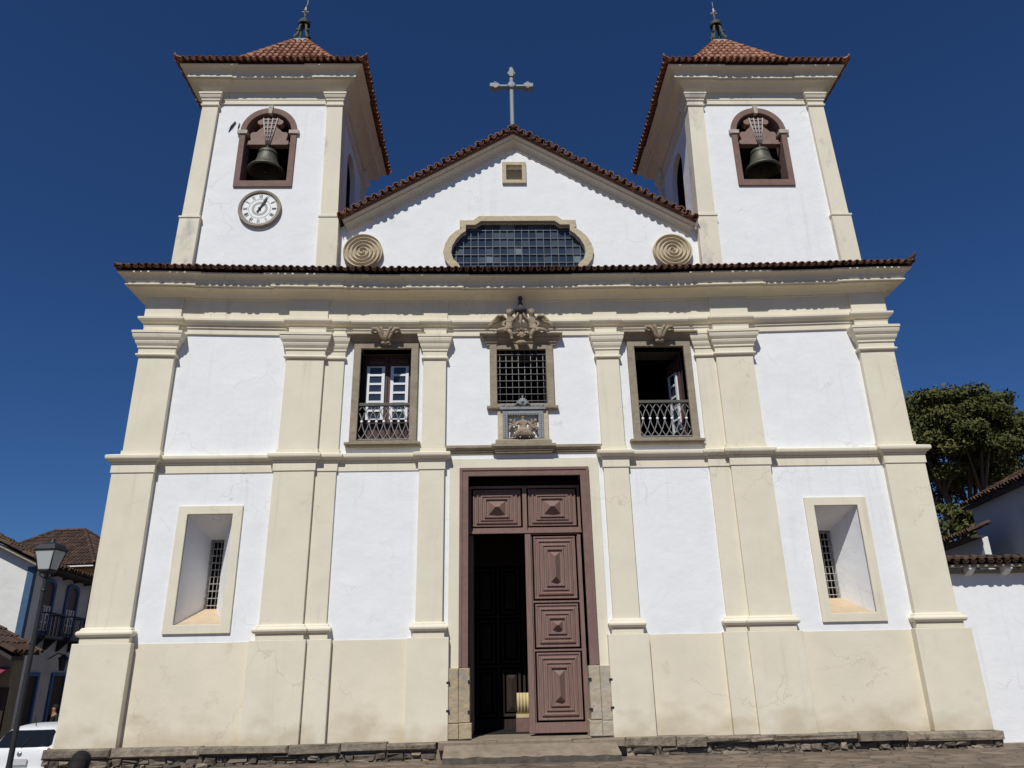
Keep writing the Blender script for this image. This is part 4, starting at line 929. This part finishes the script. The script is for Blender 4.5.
M['cloth'] = mat('dark_cloth', (.035, .035, .045), .9, .15, 8)
M['cloth2'] = mat('denim_cloth', (.05, .07, .12), .9, .15, 8)
M['plate'] = mat('number_plate', (.5, .5, .5), .5)

def tiled_slope(mb, A, B, C, D, pitch=.24, expo=.45):
    """tiles on the quad with eave A-B and ridge D-C (D above A, C above B)"""
    A, B, C, D = map(Vector, (A, B, C, D)); E = (B-A); w = E.length; E.normalize()
    Nn = E.cross(D-A).normalized(); Nn = Nn if Nn.z > 0 else -Nn
    S = Nn.cross(E).normalized(); S = S if S.z > 0 else -S
    hgt = (D-A).dot(S); d0, d1 = (D-A).dot(E), (C-A).dot(E)
    def smax(t):
        l = hgt
        if d0 > 1e-4 and t < d0: l = min(l, hgt*t/d0)
        if d1 < w-1e-4 and t > d1: l = min(l, hgt*(w-t)/(w-d1))
        return l
    tile_surface(mb, 0, w, pitch, lambda t, s: A+E*t+S*s, smax, expo, up=Nn)
    mb.add([A, B, C, D], [(0, 1, 2, 3)])

# ---- right: boundary wall with a tiled, bracketed coping
bw = thing('boundary_wall', 'long white wall with tiled coping on brackets right of the church', 'wall', (9.9, .6, -.3))
mb = MB(); mb.box(.02, 14, 0, .5, -.3, 3.95); mb.build('wall_body', M['white'], bw)
mb = MB(); mb.box(.02, 14, -.32, -.02, 3.985, 4.04); mb.box(.02, 14, -.06, -.005, 3.86, 3.95); mb.build('coping_board', M['greystone'], bw)
for k in range(12):
    mb = MB(); x = .45+.88*k; mb.prism([(-.30, 3.985), (0, 3.985), (0, 3.80), (-.10, 3.82), (-.22, 3.88), (-.30, 3.93)], lambda u, v, d: (d, u, v), x, x+.16); mb.build('bracket', M['housewhite'], bw, bevel=.01)
mb = MB()
tile_surface(mb, .04, 13.9, .2, lambda t, s: Vector((t, -.40+s*.97, 4.05+s*.24)), lambda t: .52, .3)
tile_surface(mb, .04, 13.9, .2, lambda t, s: Vector((t, .74-s*.97, 4.05+s*.24)), lambda t: .52, .3)
mb.add([(.02, -.34, 4.05), (14, -.34, 4.05), (14, .15, 4.16), (.02, .15, 4.16)], [(0, 1, 2, 3)]); mb.add([(.02, .6, 4.05), (14, .6, 4.05), (14, .15, 4.16), (.02, .15, 4.16)], [(0, 1, 2, 3)]); ridge_tiles(mb, [(.04, .17, 4.20), (13.9, .17, 4.20)], .11, .4)
mb.build('coping_tiles', M['redtile'], bw)
mb = MB()
x = 0
while x < 13.8: l = random.uniform(.3, .9); mb.rock(x, x+l-.01, -.14-random.uniform(0, .05), .1, -.25, .22+random.uniform(-.05, .05), .03, .02, a=random.random()); x += l
mb.build('wall_foot_stones', M['stone'], bw)

# ---- houses: local frame, x along the front, y inwards
def house_body(t, L, D, z0, ze, name='wall', m='housewhite'):
    mb = MB(); mb.box(0, L, 0, D, z0, ze); return mb.build(name, M[m], t)
def gable_roof(t, L, D, ze, rise, oh=.5, hip=0., name='roof', board=True):
    mb = MB(); h = D/2+oh; k = rise/(D/2); zb = ze-oh*k+.08
    r0, r1 = (hip, L-hip) if hip else (-oh*.6, L+oh*.6)
    e0, e1 = (-oh, L+oh)
    if not hip: e0, e1 = r0, r1
    tiled_slope(mb, (e0, -oh, zb), (e1, -oh, zb), (r1, D/2, ze+rise+.08), (r0, D/2, ze+rise+.08))
    tiled_slope(mb, (e1, D+oh, zb), (e0, D+oh, zb), (r0, D/2, ze+rise+.08), (r1, D/2, ze+rise+.08))
    if hip:
        tiled_slope(mb, (e0, D+oh, zb), (e0, -oh, zb), (r0, D/2+.001, ze+rise+.08), (r0, D/2-.001, ze+rise+.08))
        tiled_slope(mb, (e1, -oh, zb), (e1, D+oh, zb), (r1, D/2-.001, ze+rise+.08), (r1, D/2+.001, ze+rise+.08))
        for a, b in (((e0, -oh), r0), ((e0, D+oh), r0), ((e1, -oh), r1), ((e1, D+oh), r1)): ridge_tiles(mb, [(a[0], a[1], zb+.08), (b, D/2, ze+rise+.16)], .13, .45)
    ridge_tiles(mb, [(r0, D/2, ze+rise+.18), (r1, D/2, ze+rise+.18)], .14, .45)
    rf = mb.build(name, M['redtile'], t)
    mb = MB()
    mb.box(e0+.05, e1-.05, -oh+.03, 0, zb-.10, zb-.02); mb.box(e0+.05, e1-.05, D, D+oh-.03, zb-.10, zb-.02)
    if hip: mb.box(e0+.03, 0, 0, D, zb-.10, zb-.02); mb.box(L, e1-.03, 0, D, zb-.10, zb-.02)
    mb.build('eave_board', M['eavewood'], rf)
    return rf
# gable triangle for unhipped houses
def gable_ends(t, L, D, ze, rise, m='housewhite'):
    mb = MB()
    for x in (0.001, L-.25): mb.prism([(0, ze), (D, ze), (D/2, ze+rise)], lambda u, v, d: (x+d, u, v), 0, .25)
    mb.build('gable', M[m], t)

# right: two houses beyond the wall; their long walls stand nearly along the sun
aD = math.atan2(.988, .155)
def at_dir(px, py, ang): return (px, py, 0), ang
t = thing('house', 'white house with the higher tiled eave beyond the boundary wall, right edge', 'house', (17.65, 8.0, 0), aD)
tmp = t  # local x runs away from the street, local y to the left, so the house body lies at negative y
mb = MB(); mb.box(-3, 4.0, -7, 0, -.5, 7.6); mb.build('wall', M['housewhite'], t)
mb = MB(); tiled_slope(mb, (4.3, .3, 7.4), (-3.6, .3, 7.4), (-3.6, -3.5, 9.3), (4.3, -3.5, 9.3)); tiled_slope(mb, (-3.6, -7.7, 7.2), (4.3, -7.7, 7.2), (4.3, -3.5, 9.3), (-3.6, -3.5, 9.3)); ridge_tiles(mb, [(-3.6, -3.5, 9.4), (4.3, -3.5, 9.4)], .14, .45)
rf = mb.build('roof', M['redtile'], t); mb = MB(); mb.box(-3.5, 4.2, .0, .27, 7.28, 7.36); mb.build('eave_board', M['eavewood'], rf)
for x in (-3, 3.8):
    mb = MB(); mb.prism([(-7, 7.59), (0, 7.59), (-3.5, 9.15)], lambda u, v, d: (d, u, v), x, x+.2); mb.build('gable', M['housewhite'], t)
t = thing('house', 'lower white house with a sagging tiled roof beside the dark tree', 'house', (16.68, 8.0, 0), aD)
mb = MB(); mb.box(1.75, 8.5, -.22, 0, -.5, 5.85); mb.build('wall', M['housewhite'], t)
mb = MB(); tiled_slope(mb, (9.0, .5, 5.95), (1.5, .5, 5.95), (1.5, -.30, 6.30), (9.0, -.30, 6.30)); rf = mb.build('roof', M['redtile'], t)
mb = MB(); mb.box(1.55, 8.9, 0, .45, 5.80, 5.88); mb.build('eave_board', M['eavewood'], rf)

# left: gable house, shaded balcony house, ochre house, low shop
aL = math.atan2(.993, -.12)
def win(t, x, z0, z1, w, arch=True, door=False):
    """blue framed opening on the side y=0 facing -y of the house frame"""
    n = 10; rise = .18 if arch else 0
    def out(hw, za, zb): return [(x-hw, za), (x+hw, za)] + [(x+hw*math.cos(math.pi*k/n), zb+rise*math.sin(math.pi*k/n)) for k in range(n+1)]
    mb = MB(); mb.prism(out(w+.14, z0-.05, z1+.12), XZ, -.07, .04, holes=[list(reversed(out(w, z0+.03, z1)))]); f = mb.build('door' if door else 'window', M['blue'], t)
    mb = MB(); mb.prism(out(w+.02, z0, z1+.02), XZ, -.015, .02); mb.build('leaf' if door else 'shutter', M['darkwood' if door else 'brownframe'], f)
    if not door:
        mb = MB()
        for q in (-1, 1):
            a, b = sorted((x+q*.05, x+q*(w-.06))); panes(mb, a, b, z0+.1, z0+(z1-z0)*.6, -.06, 3, .07)
        mb.build('pane', [M['housewhite'], M['glass']], f)
    return f
# balcony house: local x runs along the shaded wall away from us; y<0 is the street side
bh = thing('house', 'shaded white house with two blue arched balcony windows on its street side', 'house', (-16.05, 8.6, 0), aL)
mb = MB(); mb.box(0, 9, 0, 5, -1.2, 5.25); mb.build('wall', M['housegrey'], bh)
for xx in (1.25, 3.35, 5.6, 7.7): win(bh, xx, 3.1, 4.62, .42)
for xx in (1.15, 3.45, 5.7): win(bh, xx, -.9, 1.75, .5, False, True)
for xx in (1.25, 3.35, 5.6, 7.7):
    mb = MB(); mb.box(xx-.72, xx+.72, -.5, 0, 2.93, 3.02)
    for k in range(11): mb.tube([(xx-.69+k*.138, -.46, 3.0), (xx-.69+k*.138, -.46, 3.72)], .013, 5)
    for sx in (-1, 1):
        for k in range(4): mb.tube([(xx+sx*.69, -.46+k*.12, 3.0), (xx+sx*.69, -.46+k*.12, 3.72)], .013, 5)
        mb.tube([(xx+sx*.69, -.46, 3.73), (xx+sx*.69, 0, 3.73)], .025, 5)
        mb.prism([(-.4, 2.92), (0, 2.92), (0, 2.55), (-.1, 2.6)], lambda u, v, d: (d, u, v), xx+sx*.5-.05, xx+sx*.5+.05)
    mb.tube([(xx-.71, -.46, 3.73), (xx+.71, -.46, 3.73)], .03, 5)
    mb.build('balcony', M['iron'], bh)
for k in range(9):
    mb = MB(); mb.prism([(-.5, 5.16), (0, 5.16), (0, 4.98), (-.2, 5.02), (-.45, 5.10)], lambda u, v, d: (d, u, v), .3+k*1.0, .42+k*1.0); mb.build('eave_bracket', M['eavewood'], bh)
gable_roof(bh, 9, 5, 5.25, .75, .55)
lamp2 = thing('wall_lantern', 'small dark lantern on a bracket between the shaded house doors', 'lantern', (0, 0, 0))
u = Vector((math.cos(aL), math.sin(aL), 0)); nrm = Vector((u.y, -u.x, 0))
base = Vector((-16.05, 8.6, 0))+u*2.3+nrm*.02; lamp2.location = (base.x, base.y, 2.2); lamp2.rotation_euler = (0, 0, aL)
mb = MB(); mb.tube([(0, 0, .1), (0, -.3, .3), (0, -.5, .22)], .02, 6); mb.build('bracket', M['iron'], lamp2)
mb = MB(); mb.lathe([(0, -.3), (.09, -.28), (.15, .08), (.2, .1), (.05, .24), (0, .26)], (0, -.5, 0), 6, smooth=False); mb.build('lantern', M['iron'], lamp2)
# gable house whose sunlit end faces us
gh_ = thing('house', 'white house with a sunlit blank end wall and faded blue corner board', 'house', (-15.82, 8.15, 0), aL+math.pi/2)
# local x runs to the left along the sunlit wall; local y runs... body lies behind (local y<0)
mb = MB(); mb.prism([(0, -1.2), (6.6, -1.2), (6.6, 5.15), (3.3, 6.75), (0, 5.15)], lambda u, v, d: (u, -d, v), 0, .9); mb.build('wall', M['housewhite'], gh_)
mb = MB(); mb.box(-.03, .17, -.2, .03, -1.2, 5.1); mb.build('corner_board', M['bluelight'], gh_)
mb = MB()
tiled_slope(mb, (-.5, -1.5, 5.1), (-.5, .35, 5.1), (3.3, .35, 6.95), (3.3, -1.5, 6.95)); tiled_slope(mb, (7.1, .35, 5.1), (7.1, -1.5, 5.1), (3.3, -1.5, 6.95), (3.3, .35, 6.95)); ridge_tiles(mb, [(3.3, .4, 7.05), (3.3, -1.5, 7.05)], .14, .45)
rf = mb.build('roof', M['redtile'], gh_)
mb = MB(); mb.prism([(-.48, 4.96), (3.3, 6.80), (3.3, 6.90), (-.48, 5.06)], lambda u, v, d: (u, d, v), .24, .31, 1); mb.prism([(-.46, 5.0), (3.3, 6.84), (3.3, 6.88), (-.46, 5.04)], lambda u, v, d: (u, d, v), 0, .235); mb.build('eave_board', [M['eavewood'], M['greystone']], rf)
# ochre house behind with a hip roof
t = thing('house', 'ochre house with a hipped brown tile roof behind the shaded balcony house', 'house', (-33.0, 30.5, 0), R(-8))
mb = MB(); mb.box(0, 8.2, 0, 6, -1, 8.2); mb.build('wall', M['ochre'], t); gable_roof(t, 8.2, 6, 8.3, 2.3, .55, hip=3.0)
mb = MB(); mb.box(-.5, 8.7, -.6, -.53, 7.90, 7.97); mb.build('gutter', M['housewhite'], t)
# low shop in front
t = thing('shop', 'low dim shop with a sloping tiled roof and red awning at the left edge', 'shop', (-14.25, 5.4, 0), 0)
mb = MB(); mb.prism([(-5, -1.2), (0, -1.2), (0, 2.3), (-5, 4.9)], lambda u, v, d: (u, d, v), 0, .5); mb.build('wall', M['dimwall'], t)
mb = MB(); tiled_slope(mb, (.3, -.6, 2.3), (.3, .7, 2.3), (-5, .7, 5.06), (-5, -.6, 5.06)); rf = mb.build('roof', M['redtile'], t)
mb = MB(); mb.prism([(.26, 2.14), (.26, 2.25), (-5, 4.99), (-5, 4.88)], lambda u, v, d: (u, d, v), -.58, 0); mb.build('eave_board', M['eavewood'], rf)
mb = MB(); mb.box(-.35, .0, -.04, .05, -1.1, 1.45); mb.build('door', M['darkwood'], t)
mb = MB(); mb.prism([(-.6, 1.75), (0, 1.98), (0, 1.94), (-.6, 1.70)], lambda u, v, d: (d, u, v), -1.9, -.05); mb.prism([(-.6, 1.72), (-.585, 1.72), (-.585, 1.55), (-.6, 1.55)], lambda u, v, d: (d, u, v), -1.9, -.05); mb.build('awning', M['awning'], t)

# ---- tree beyond the right-hand houses
def tree(name, label, x, y, z0, trunk_h, top, rx, ry, zc, rz, nclump, nleaf, seed, leaf=.22):
    rnd = random.Random(seed); t = thing(name, label, 'tree', (x, y, z0))
    mb = MB(); limbs = []
    mb.tube([(0, 0, -.3), (.15, .1, trunk_h*.4), (-.1, .0, trunk_h)], [.55, .42, .34], 10)
    for k in range(11):
        a = k*2*math.pi/11+rnd.uniform(-.3, .3); r = rnd.uniform(.45, .8); e = Vector((rx*r*math.cos(a), ry*r*math.sin(a), zc-z0+rz*rnd.uniform(-.45, .45)))
        p0 = Vector((-.1, 0, trunk_h*rnd.uniform(.8, 1.))); mid = p0.lerp(e, .5)+Vector((rnd.uniform(-.6, .6), rnd.uniform(-.6, .6), rnd.uniform(.0, .9)))
        mb.tube([p0, p0.lerp(mid, .5)+Vector((0, 0, .2)), mid, e], [.24, .18, .13, .05], 7)
        for q in range(3):
            e2 = e+Vector((rnd.uniform(-1.5, 1.5), rnd.uniform(-1.5, 1.5), rnd.uniform(-.2, 1.2))); mb.tube([mid, mid.lerp(e2, .6)+Vector((0, 0, .15)), e2], [.10, .06, .02], 5)
    mb.build('trunk', M['bark'], t)
    mb = MB()
    for k in range(nclump):
        while True:
            v = Vector((rnd.uniform(-1, 1), rnd.uniform(-1, 1), rnd.uniform(-1, 1))); l = v.length
            if .45 < l < 1: break
        if v.z < -.3 and rnd.random() < .75: continue
        c = Vector((v.x*rx, v.y*ry, zc-z0+v.z*rz*(1 if v.z > 0 else .8))); cr_ = rnd.uniform(.7, 1.35)*min(1, rx/4); tone = rnd.random()*.6
        for i in range(nleaf):
            d = Vector((rnd.gauss(0, 1), rnd.gauss(0, 1), rnd.gauss(0, .62))); d = d.normalized()*cr_*rnd.random()**.45
            p = c+Vector((d.x, d.y, d.z*.62)); n = (d.normalized()*.5+Vector((rnd.uniform(-1, 1), rnd.uniform(-1, 1), rnd.uniform(-.2, 1.2)))).normalized()
            a = n.orthogonal().normalized(); a.rotate(Matrix.Rotation(rnd.random()*6.28, 3, n)); b = n.cross(a); s = leaf*rnd.uniform(.5, 1.1)
            mb.add([p-a*s, p-b*s*.45+a*s*.1, p+a*s, p+b*s*.45+a*s*.1], [(0, 1, 2, 3)], 0, False, min(1, tone+rnd.random()*.4))
    mb.build('crown', M['leaf'], t)
tree('tree', 'tall dark green spreading tree right of the church behind the houses', 28.0, 28, -.5, 8.6, 16.5, 4.9, 5.4, 14.1, 3.7, 280, 420, 3, .15)
tree('tree', 'small green bushy tree peeping over the low roof beside the church', 24.2, 23.5, -.5, 5.0, 8, 2.6, 2.2, 7.9, 1.7, 46, 200, 5, .17)

# ---- street lamp
sl_ = thing('street_lamp', 'tall dark iron street lamp with a four-sided lantern left of the church', 'street lamp', (-11.3, 1.0, gh(-11.3, 1)))
zt = 4.70-gh(-11.3, 1)
mb = MB(); mb.lathe([(.17, 0), (.17, .12), (.12, .16), (.11, .5), (.075, .6), (.06, .8), (.05, zt-1.1), (.045, zt-.72)], n=14); mb.lathe([(.05, zt-1.15), (.075, zt-1.12), (.05, zt-1.09)], n=14)
for q in range(4): a = q*math.pi/2+.4; mb.tube([(.04*math.cos(a), .04*math.sin(a), zt-.85), (.14*math.cos(a), .14*math.sin(a), zt-.78), (.13*math.cos(a), .13*math.sin(a), zt-.66)], .014, 6)
mb.build('post', M['iron'], sl_)
ang = R(85)
def sq(w, z): return [(w*math.sqrt(2)*math.cos(ang+math.pi/4+k*math.pi/2), w*math.sqrt(2)*math.sin(ang+math.pi/4+k*math.pi/2), z) for k in range(4)]
mb = MB(); a = sq(.145, zt-.66); b = sq(.235, zt-.20)
mb.add(a+b, [(i, (i+1) % 4, 4+(i+1) % 4, 4+i) for i in range(4)]); gl = mb.build('lantern_glass', M['lampglass'], sl_)
mb = MB()
for i in range(4):
    mb.tube([a[i], b[i]], .017, 5); mb.tube([a[i], a[(i+1) % 4]], .017, 5); mb.tube([b[i], b[(i+1) % 4]], .02, 5)
c2 = sq(.27, zt-.19); d2 = sq(.19, zt-.07); e2 = sq(.09, zt-.015)
mb.add(c2+d2+e2, [(i, (i+1) % 4, 4+(i+1) % 4, 4+i) for i in range(4)]+[(4+i, 4+(i+1) % 4, 8+(i+1) % 4, 8+i) for i in range(4)]+[(3, 2, 1, 0), (8, 9, 10, 11)])
mb.lathe([(.09, -.02), (.04, .03), (.05, .06), (.02, .09), (0, .13)], (0, 0, zt), 10); mb.lathe([(.0, -.78), (.05, -.76), (.18, -.70), (.18, -.67)], (0, 0, zt), 12)
mb.build('lantern_frame', M['iron'], sl_)

# ---- parked hatchback seen from behind
car = thing('parked_car', 'white hatchback parked in the street by the left corner', 'car', (-12.2, 2.9, gh(-12.3, 4.5)), R(2))
ST_ = [  # y, half width low, half width belt, half width roof, z bottom, z belt, z roof
    (0.00, .74, .70, .50, .30, .86, .90), (.10, .80, .77, .58, .22, .92, 1.06), (.30, .82, .80, .60, .20, .95, 1.32), (.55, .83, .815, .60, .19, .95, 1.425), (1.0, .83, .82, .61, .19, .94, 1.47), (1.7, .83, .82, .61, .19, .93, 1.475),
    (2.2, .83, .82, .60, .19, .92, 1.42), (2.7, .83, .815, .58, .19, .92, 1.14), (2.95, .83, .80, .56, .19, .90, .98), (3.4, .82, .77, .50, .20, .80, .88), (3.75, .76, .68, .42, .24, .66, .74), (3.88, .62, .56, .35, .34, .56, .60)]
mb = MB(); vs = []
for (y, a, b, c, z0, z1, z2) in ST_:
    ring = [(a*.9, z0), (a, z0+.12), (a+.01, (z0+z1)/2), (b, z1), (c+.04, z2-.07), (c-.10, z2-.005), (c*.45, z2+.01)]
    ring = ring+[(-x, z) for x, z in reversed(ring)]
    vs += [(x, y, z) for x, z in ring]
k = 14; N = len(ST_)
mb.add(vs, [(i*k+j, i*k+(j+1) % k, (i+1)*k+(j+1) % k, (i+1)*k+j) for i in range(N-1) for j in range(k)], 0, True); mb.add(vs[:k], [tuple(range(k))], 0, True); mb.add(vs[-k:], [tuple(range(k))], 0, True)
body = mb.build('body', M['carwhite'], car); ssm = body.modifiers.new('sub', 'SUBSURF'); ssm.levels = 2; ssm.render_levels = 2
bpy.context.view_layer.update(); dg = bpy.context.evaluated_depsgraph_get(); bev = body.evaluated_get(dg)
def on_body(x, z):
    ok, p, n_, f_ = bev.ray_cast(Vector((x, -2, z)), Vector((0, 1, 0))); return p+n_*.008 if ok else Vector((x, .2, z))
vs = []; nx, nz = 16, 8
for j in range(nz+1):
    z = .99+.36*j/nz; w = .66-.10*(j/nz)-(.06 if j == 0 else 0)-(.05 if j == nz else 0)
    for i in range(nx+1): vs.append(on_body(w*(-1+2*i/nx), z))
mb = MB(); mb.add(vs, [(j*(nx+1)+i, j*(nx+1)+i+1, (j+1)*(nx+1)+i+1, (j+1)*(nx+1)+i) for j in range(nz) for i in range(nx)], 0, True); mb.build('rear_window', M['carglass'], car)
for s in (-1, 1):
    mb = MB(); g = [(.815, .55, .98), (.83, 2.55, .97), (.70, 2.1, 1.33), (.685, .85, 1.38)]
    mb.add([(s*x, y, z) for x, y, z in g]+[(s*(x-.06), y, z) for x, y, z in g], [(0, 1, 2, 3), (7, 6, 5, 4)]+[(i, (i+1) % 4, 4+(i+1) % 4, 4+i) for i in range(4)]); mb.build('side_window', M['carglass'], car)
    mb = MB(); mb.tube([on_body(s*.60, .68), on_body(s*.66, .76), on_body(s*.67, .86), on_body(s*.62, .95)], [.03, .085, .085, .03], 8); mb.build('tail_light', M['red'], car)
    for yy in (.62, 3.1):
        mb = MB(); mb.lathe([(.17, -.09), (.29, -.09), (.30, -.05), (.30, .05), (.29, .09), (.17, .09)], (s*.76, yy, .29), 20, axis='X'); wh = mb.build('wheel', M['rubber'], car)
        mb = MB(); mb.lathe([(0, .085*s), (.05, .09*s), (.17, .085*s), (.18, .05*s)], (s*.76, yy, .29), 16, axis='X'); mb.build('rim', M['alloy'], wh)
mb = MB(); mb.tube([(-.76, .10, .42), (-.45, -.03, .42), (0, -.05, .42), (.45, -.03, .42), (.76, .10, .42)], [.07, .1, .1, .1, .07], 10); mb.build('bumper', M['carwhite'], car)
mb = MB(); mb.box(-.22, .22, -.045, -.02, .62, .75); mb.build('number_plate', M['plate'], car)
mb = MB(); mb.tube([on_body(0, .99)+Vector((0, -.015, 0)), on_body(.05, 1.1)+Vector((0, -.015, 0)), on_body(.12, 1.24)+Vector((0, -.015, 0))], .012, 5); mb.build('wiper', M['rubber'], car)
mb = MB(); q = on_body(0, .86); mb.lathe([(0, -.012), (.055, -.012), (.055, .02)], (0, q.y, .86), 16, axis='Y'); mb.build('badge', M['alloy'], car)
mb = MB(); mb.tube([(0, .55, 1.44), (0, .42, 1.68)], [.012, .005], 5); mb.build('antenna', M['rubber'], car)

# ---- people
def person(label, x, y, h, face, hair_long=True, top='cloth', legs='cloth2', zbase=None):
    z0 = gh(x, y) if zbase is None else zbase; k = h/1.7
    t = thing('person', label, 'person', (x, y, z0), face)     # faces local +y
    P = lambda x_, y_, z_: (x_*k, y_*k, z_*k)
    J = [(P(0, 0, .95), .13*k), (P(0, .0, 1.15), .115*k), (P(0, .0, 1.35), .13*k), (P(0, .0, 1.46), .055*k), (P(0, .015, 1.56), .085*k), (P(0, .01, 1.64), .075*k),
         (P(-.17, 0, 1.38), .055*k), (P(-.23, .01, 1.12), .042*k), (P(-.22, .07, .90), .034*k), (P(-.22, .09, .82), .03*k),
         (P(.17, 0, 1.38), .055*k), (P(.23, .01, 1.12), .042*k), (P(.22, .07, .90), .034*k), (P(.22, .09, .82), .03*k),
         (P(-.09, 0, .86), .095*k), (P(-.10, .015, .48), .062*k), (P(-.10, -.02, .09), .043*k), (P(-.10, .10, .04), .035*k),
         (P(.09, 0, .86), .095*k), (P(.10, .015, .48), .062*k), (P(.10, -.02, .09), .043*k), (P(.10, .10, .04), .035*k)]
    E_ = [(0, 1), (1, 2), (2, 3), (3, 4), (4, 5), (2, 6), (6, 7), (7, 8), (8, 9), (2, 10), (10, 11), (11, 12), (12, 13), (0, 14), (14, 15), (15, 16), (16, 17), (0, 18), (18, 19), (19, 20), (20, 21)]
    skin('body', J, E_, M['skin'], t)
    Jt = [(p, r*1.22) for p, r in J]
    sel = [0, 1, 2, 6, 7, 10, 11]; mp = {a: i for i, a in enumerate(sel)}
    skin('shirt', [Jt[i] for i in sel], [(mp[a], mp[b]) for a, b in E_ if a in mp and b in mp], M[top], t)
    sel = [0, 14, 15, 16, 18, 19, 20]; mp = {a: i for i, a in enumerate(sel)}
    skin('trousers', [(Jt[i][0], Jt[i][1]*1.03) for i in sel], [(mp[a], mp[b]) for a, b in E_ if a in mp and b in mp], M[legs], t)
    mb = MB(); c = P(0, -.012, 1.60); n = 16; vs = []; m_ = 9
    for i in range(m_+1):
        th = math.pi*i/m_
        for q in range(n):
            ph = 2*math.pi*q/n; fr = max(0, math.sin(ph)); r = (.118+.004*math.sin(5*ph))*k
            z = math.cos(th)*.125*k*(1.1 if hair_long and math.sin(ph) < .3 and th > 1.5 else 1)
            vs.append((c[0]+r*math.sin(th)*math.cos(ph), c[1]+r*math.sin(th)*math.sin(ph)*(1.05 if fr == 0 else (1.0 if th < 1.15 else .35)), c[2]+z))
    mb.add(vs, [(i*n+q, i*n+(q+1) % n, (i+1)*n+(q+1) % n, (i+1)*n+q) for i in range(m_) for q in range(n)], 0, True)
    if hair_long: mb.tube([P(0, -.09, 1.60), P(0, -.12, 1.48), P(0, -.13, 1.33)], [.09*k, .085*k, .04*k], 10)
    mb.build('hair', M['hair'], t)
    mb = MB(); 
    for sx in (-1, 1): mb.blob(P(sx*.034, .098, 1.565), .011*k, 6)
    mb.build('eyes', M['black'], t)
    return t
person('dark-haired person standing in front of the church plinth, back to us', -4.66, -9.5, 1.33, R(10))
person('person in dark clothes standing by the shaded house door', -15.25, 9.9, 1.74, R(150), False, 'black', 'cloth')
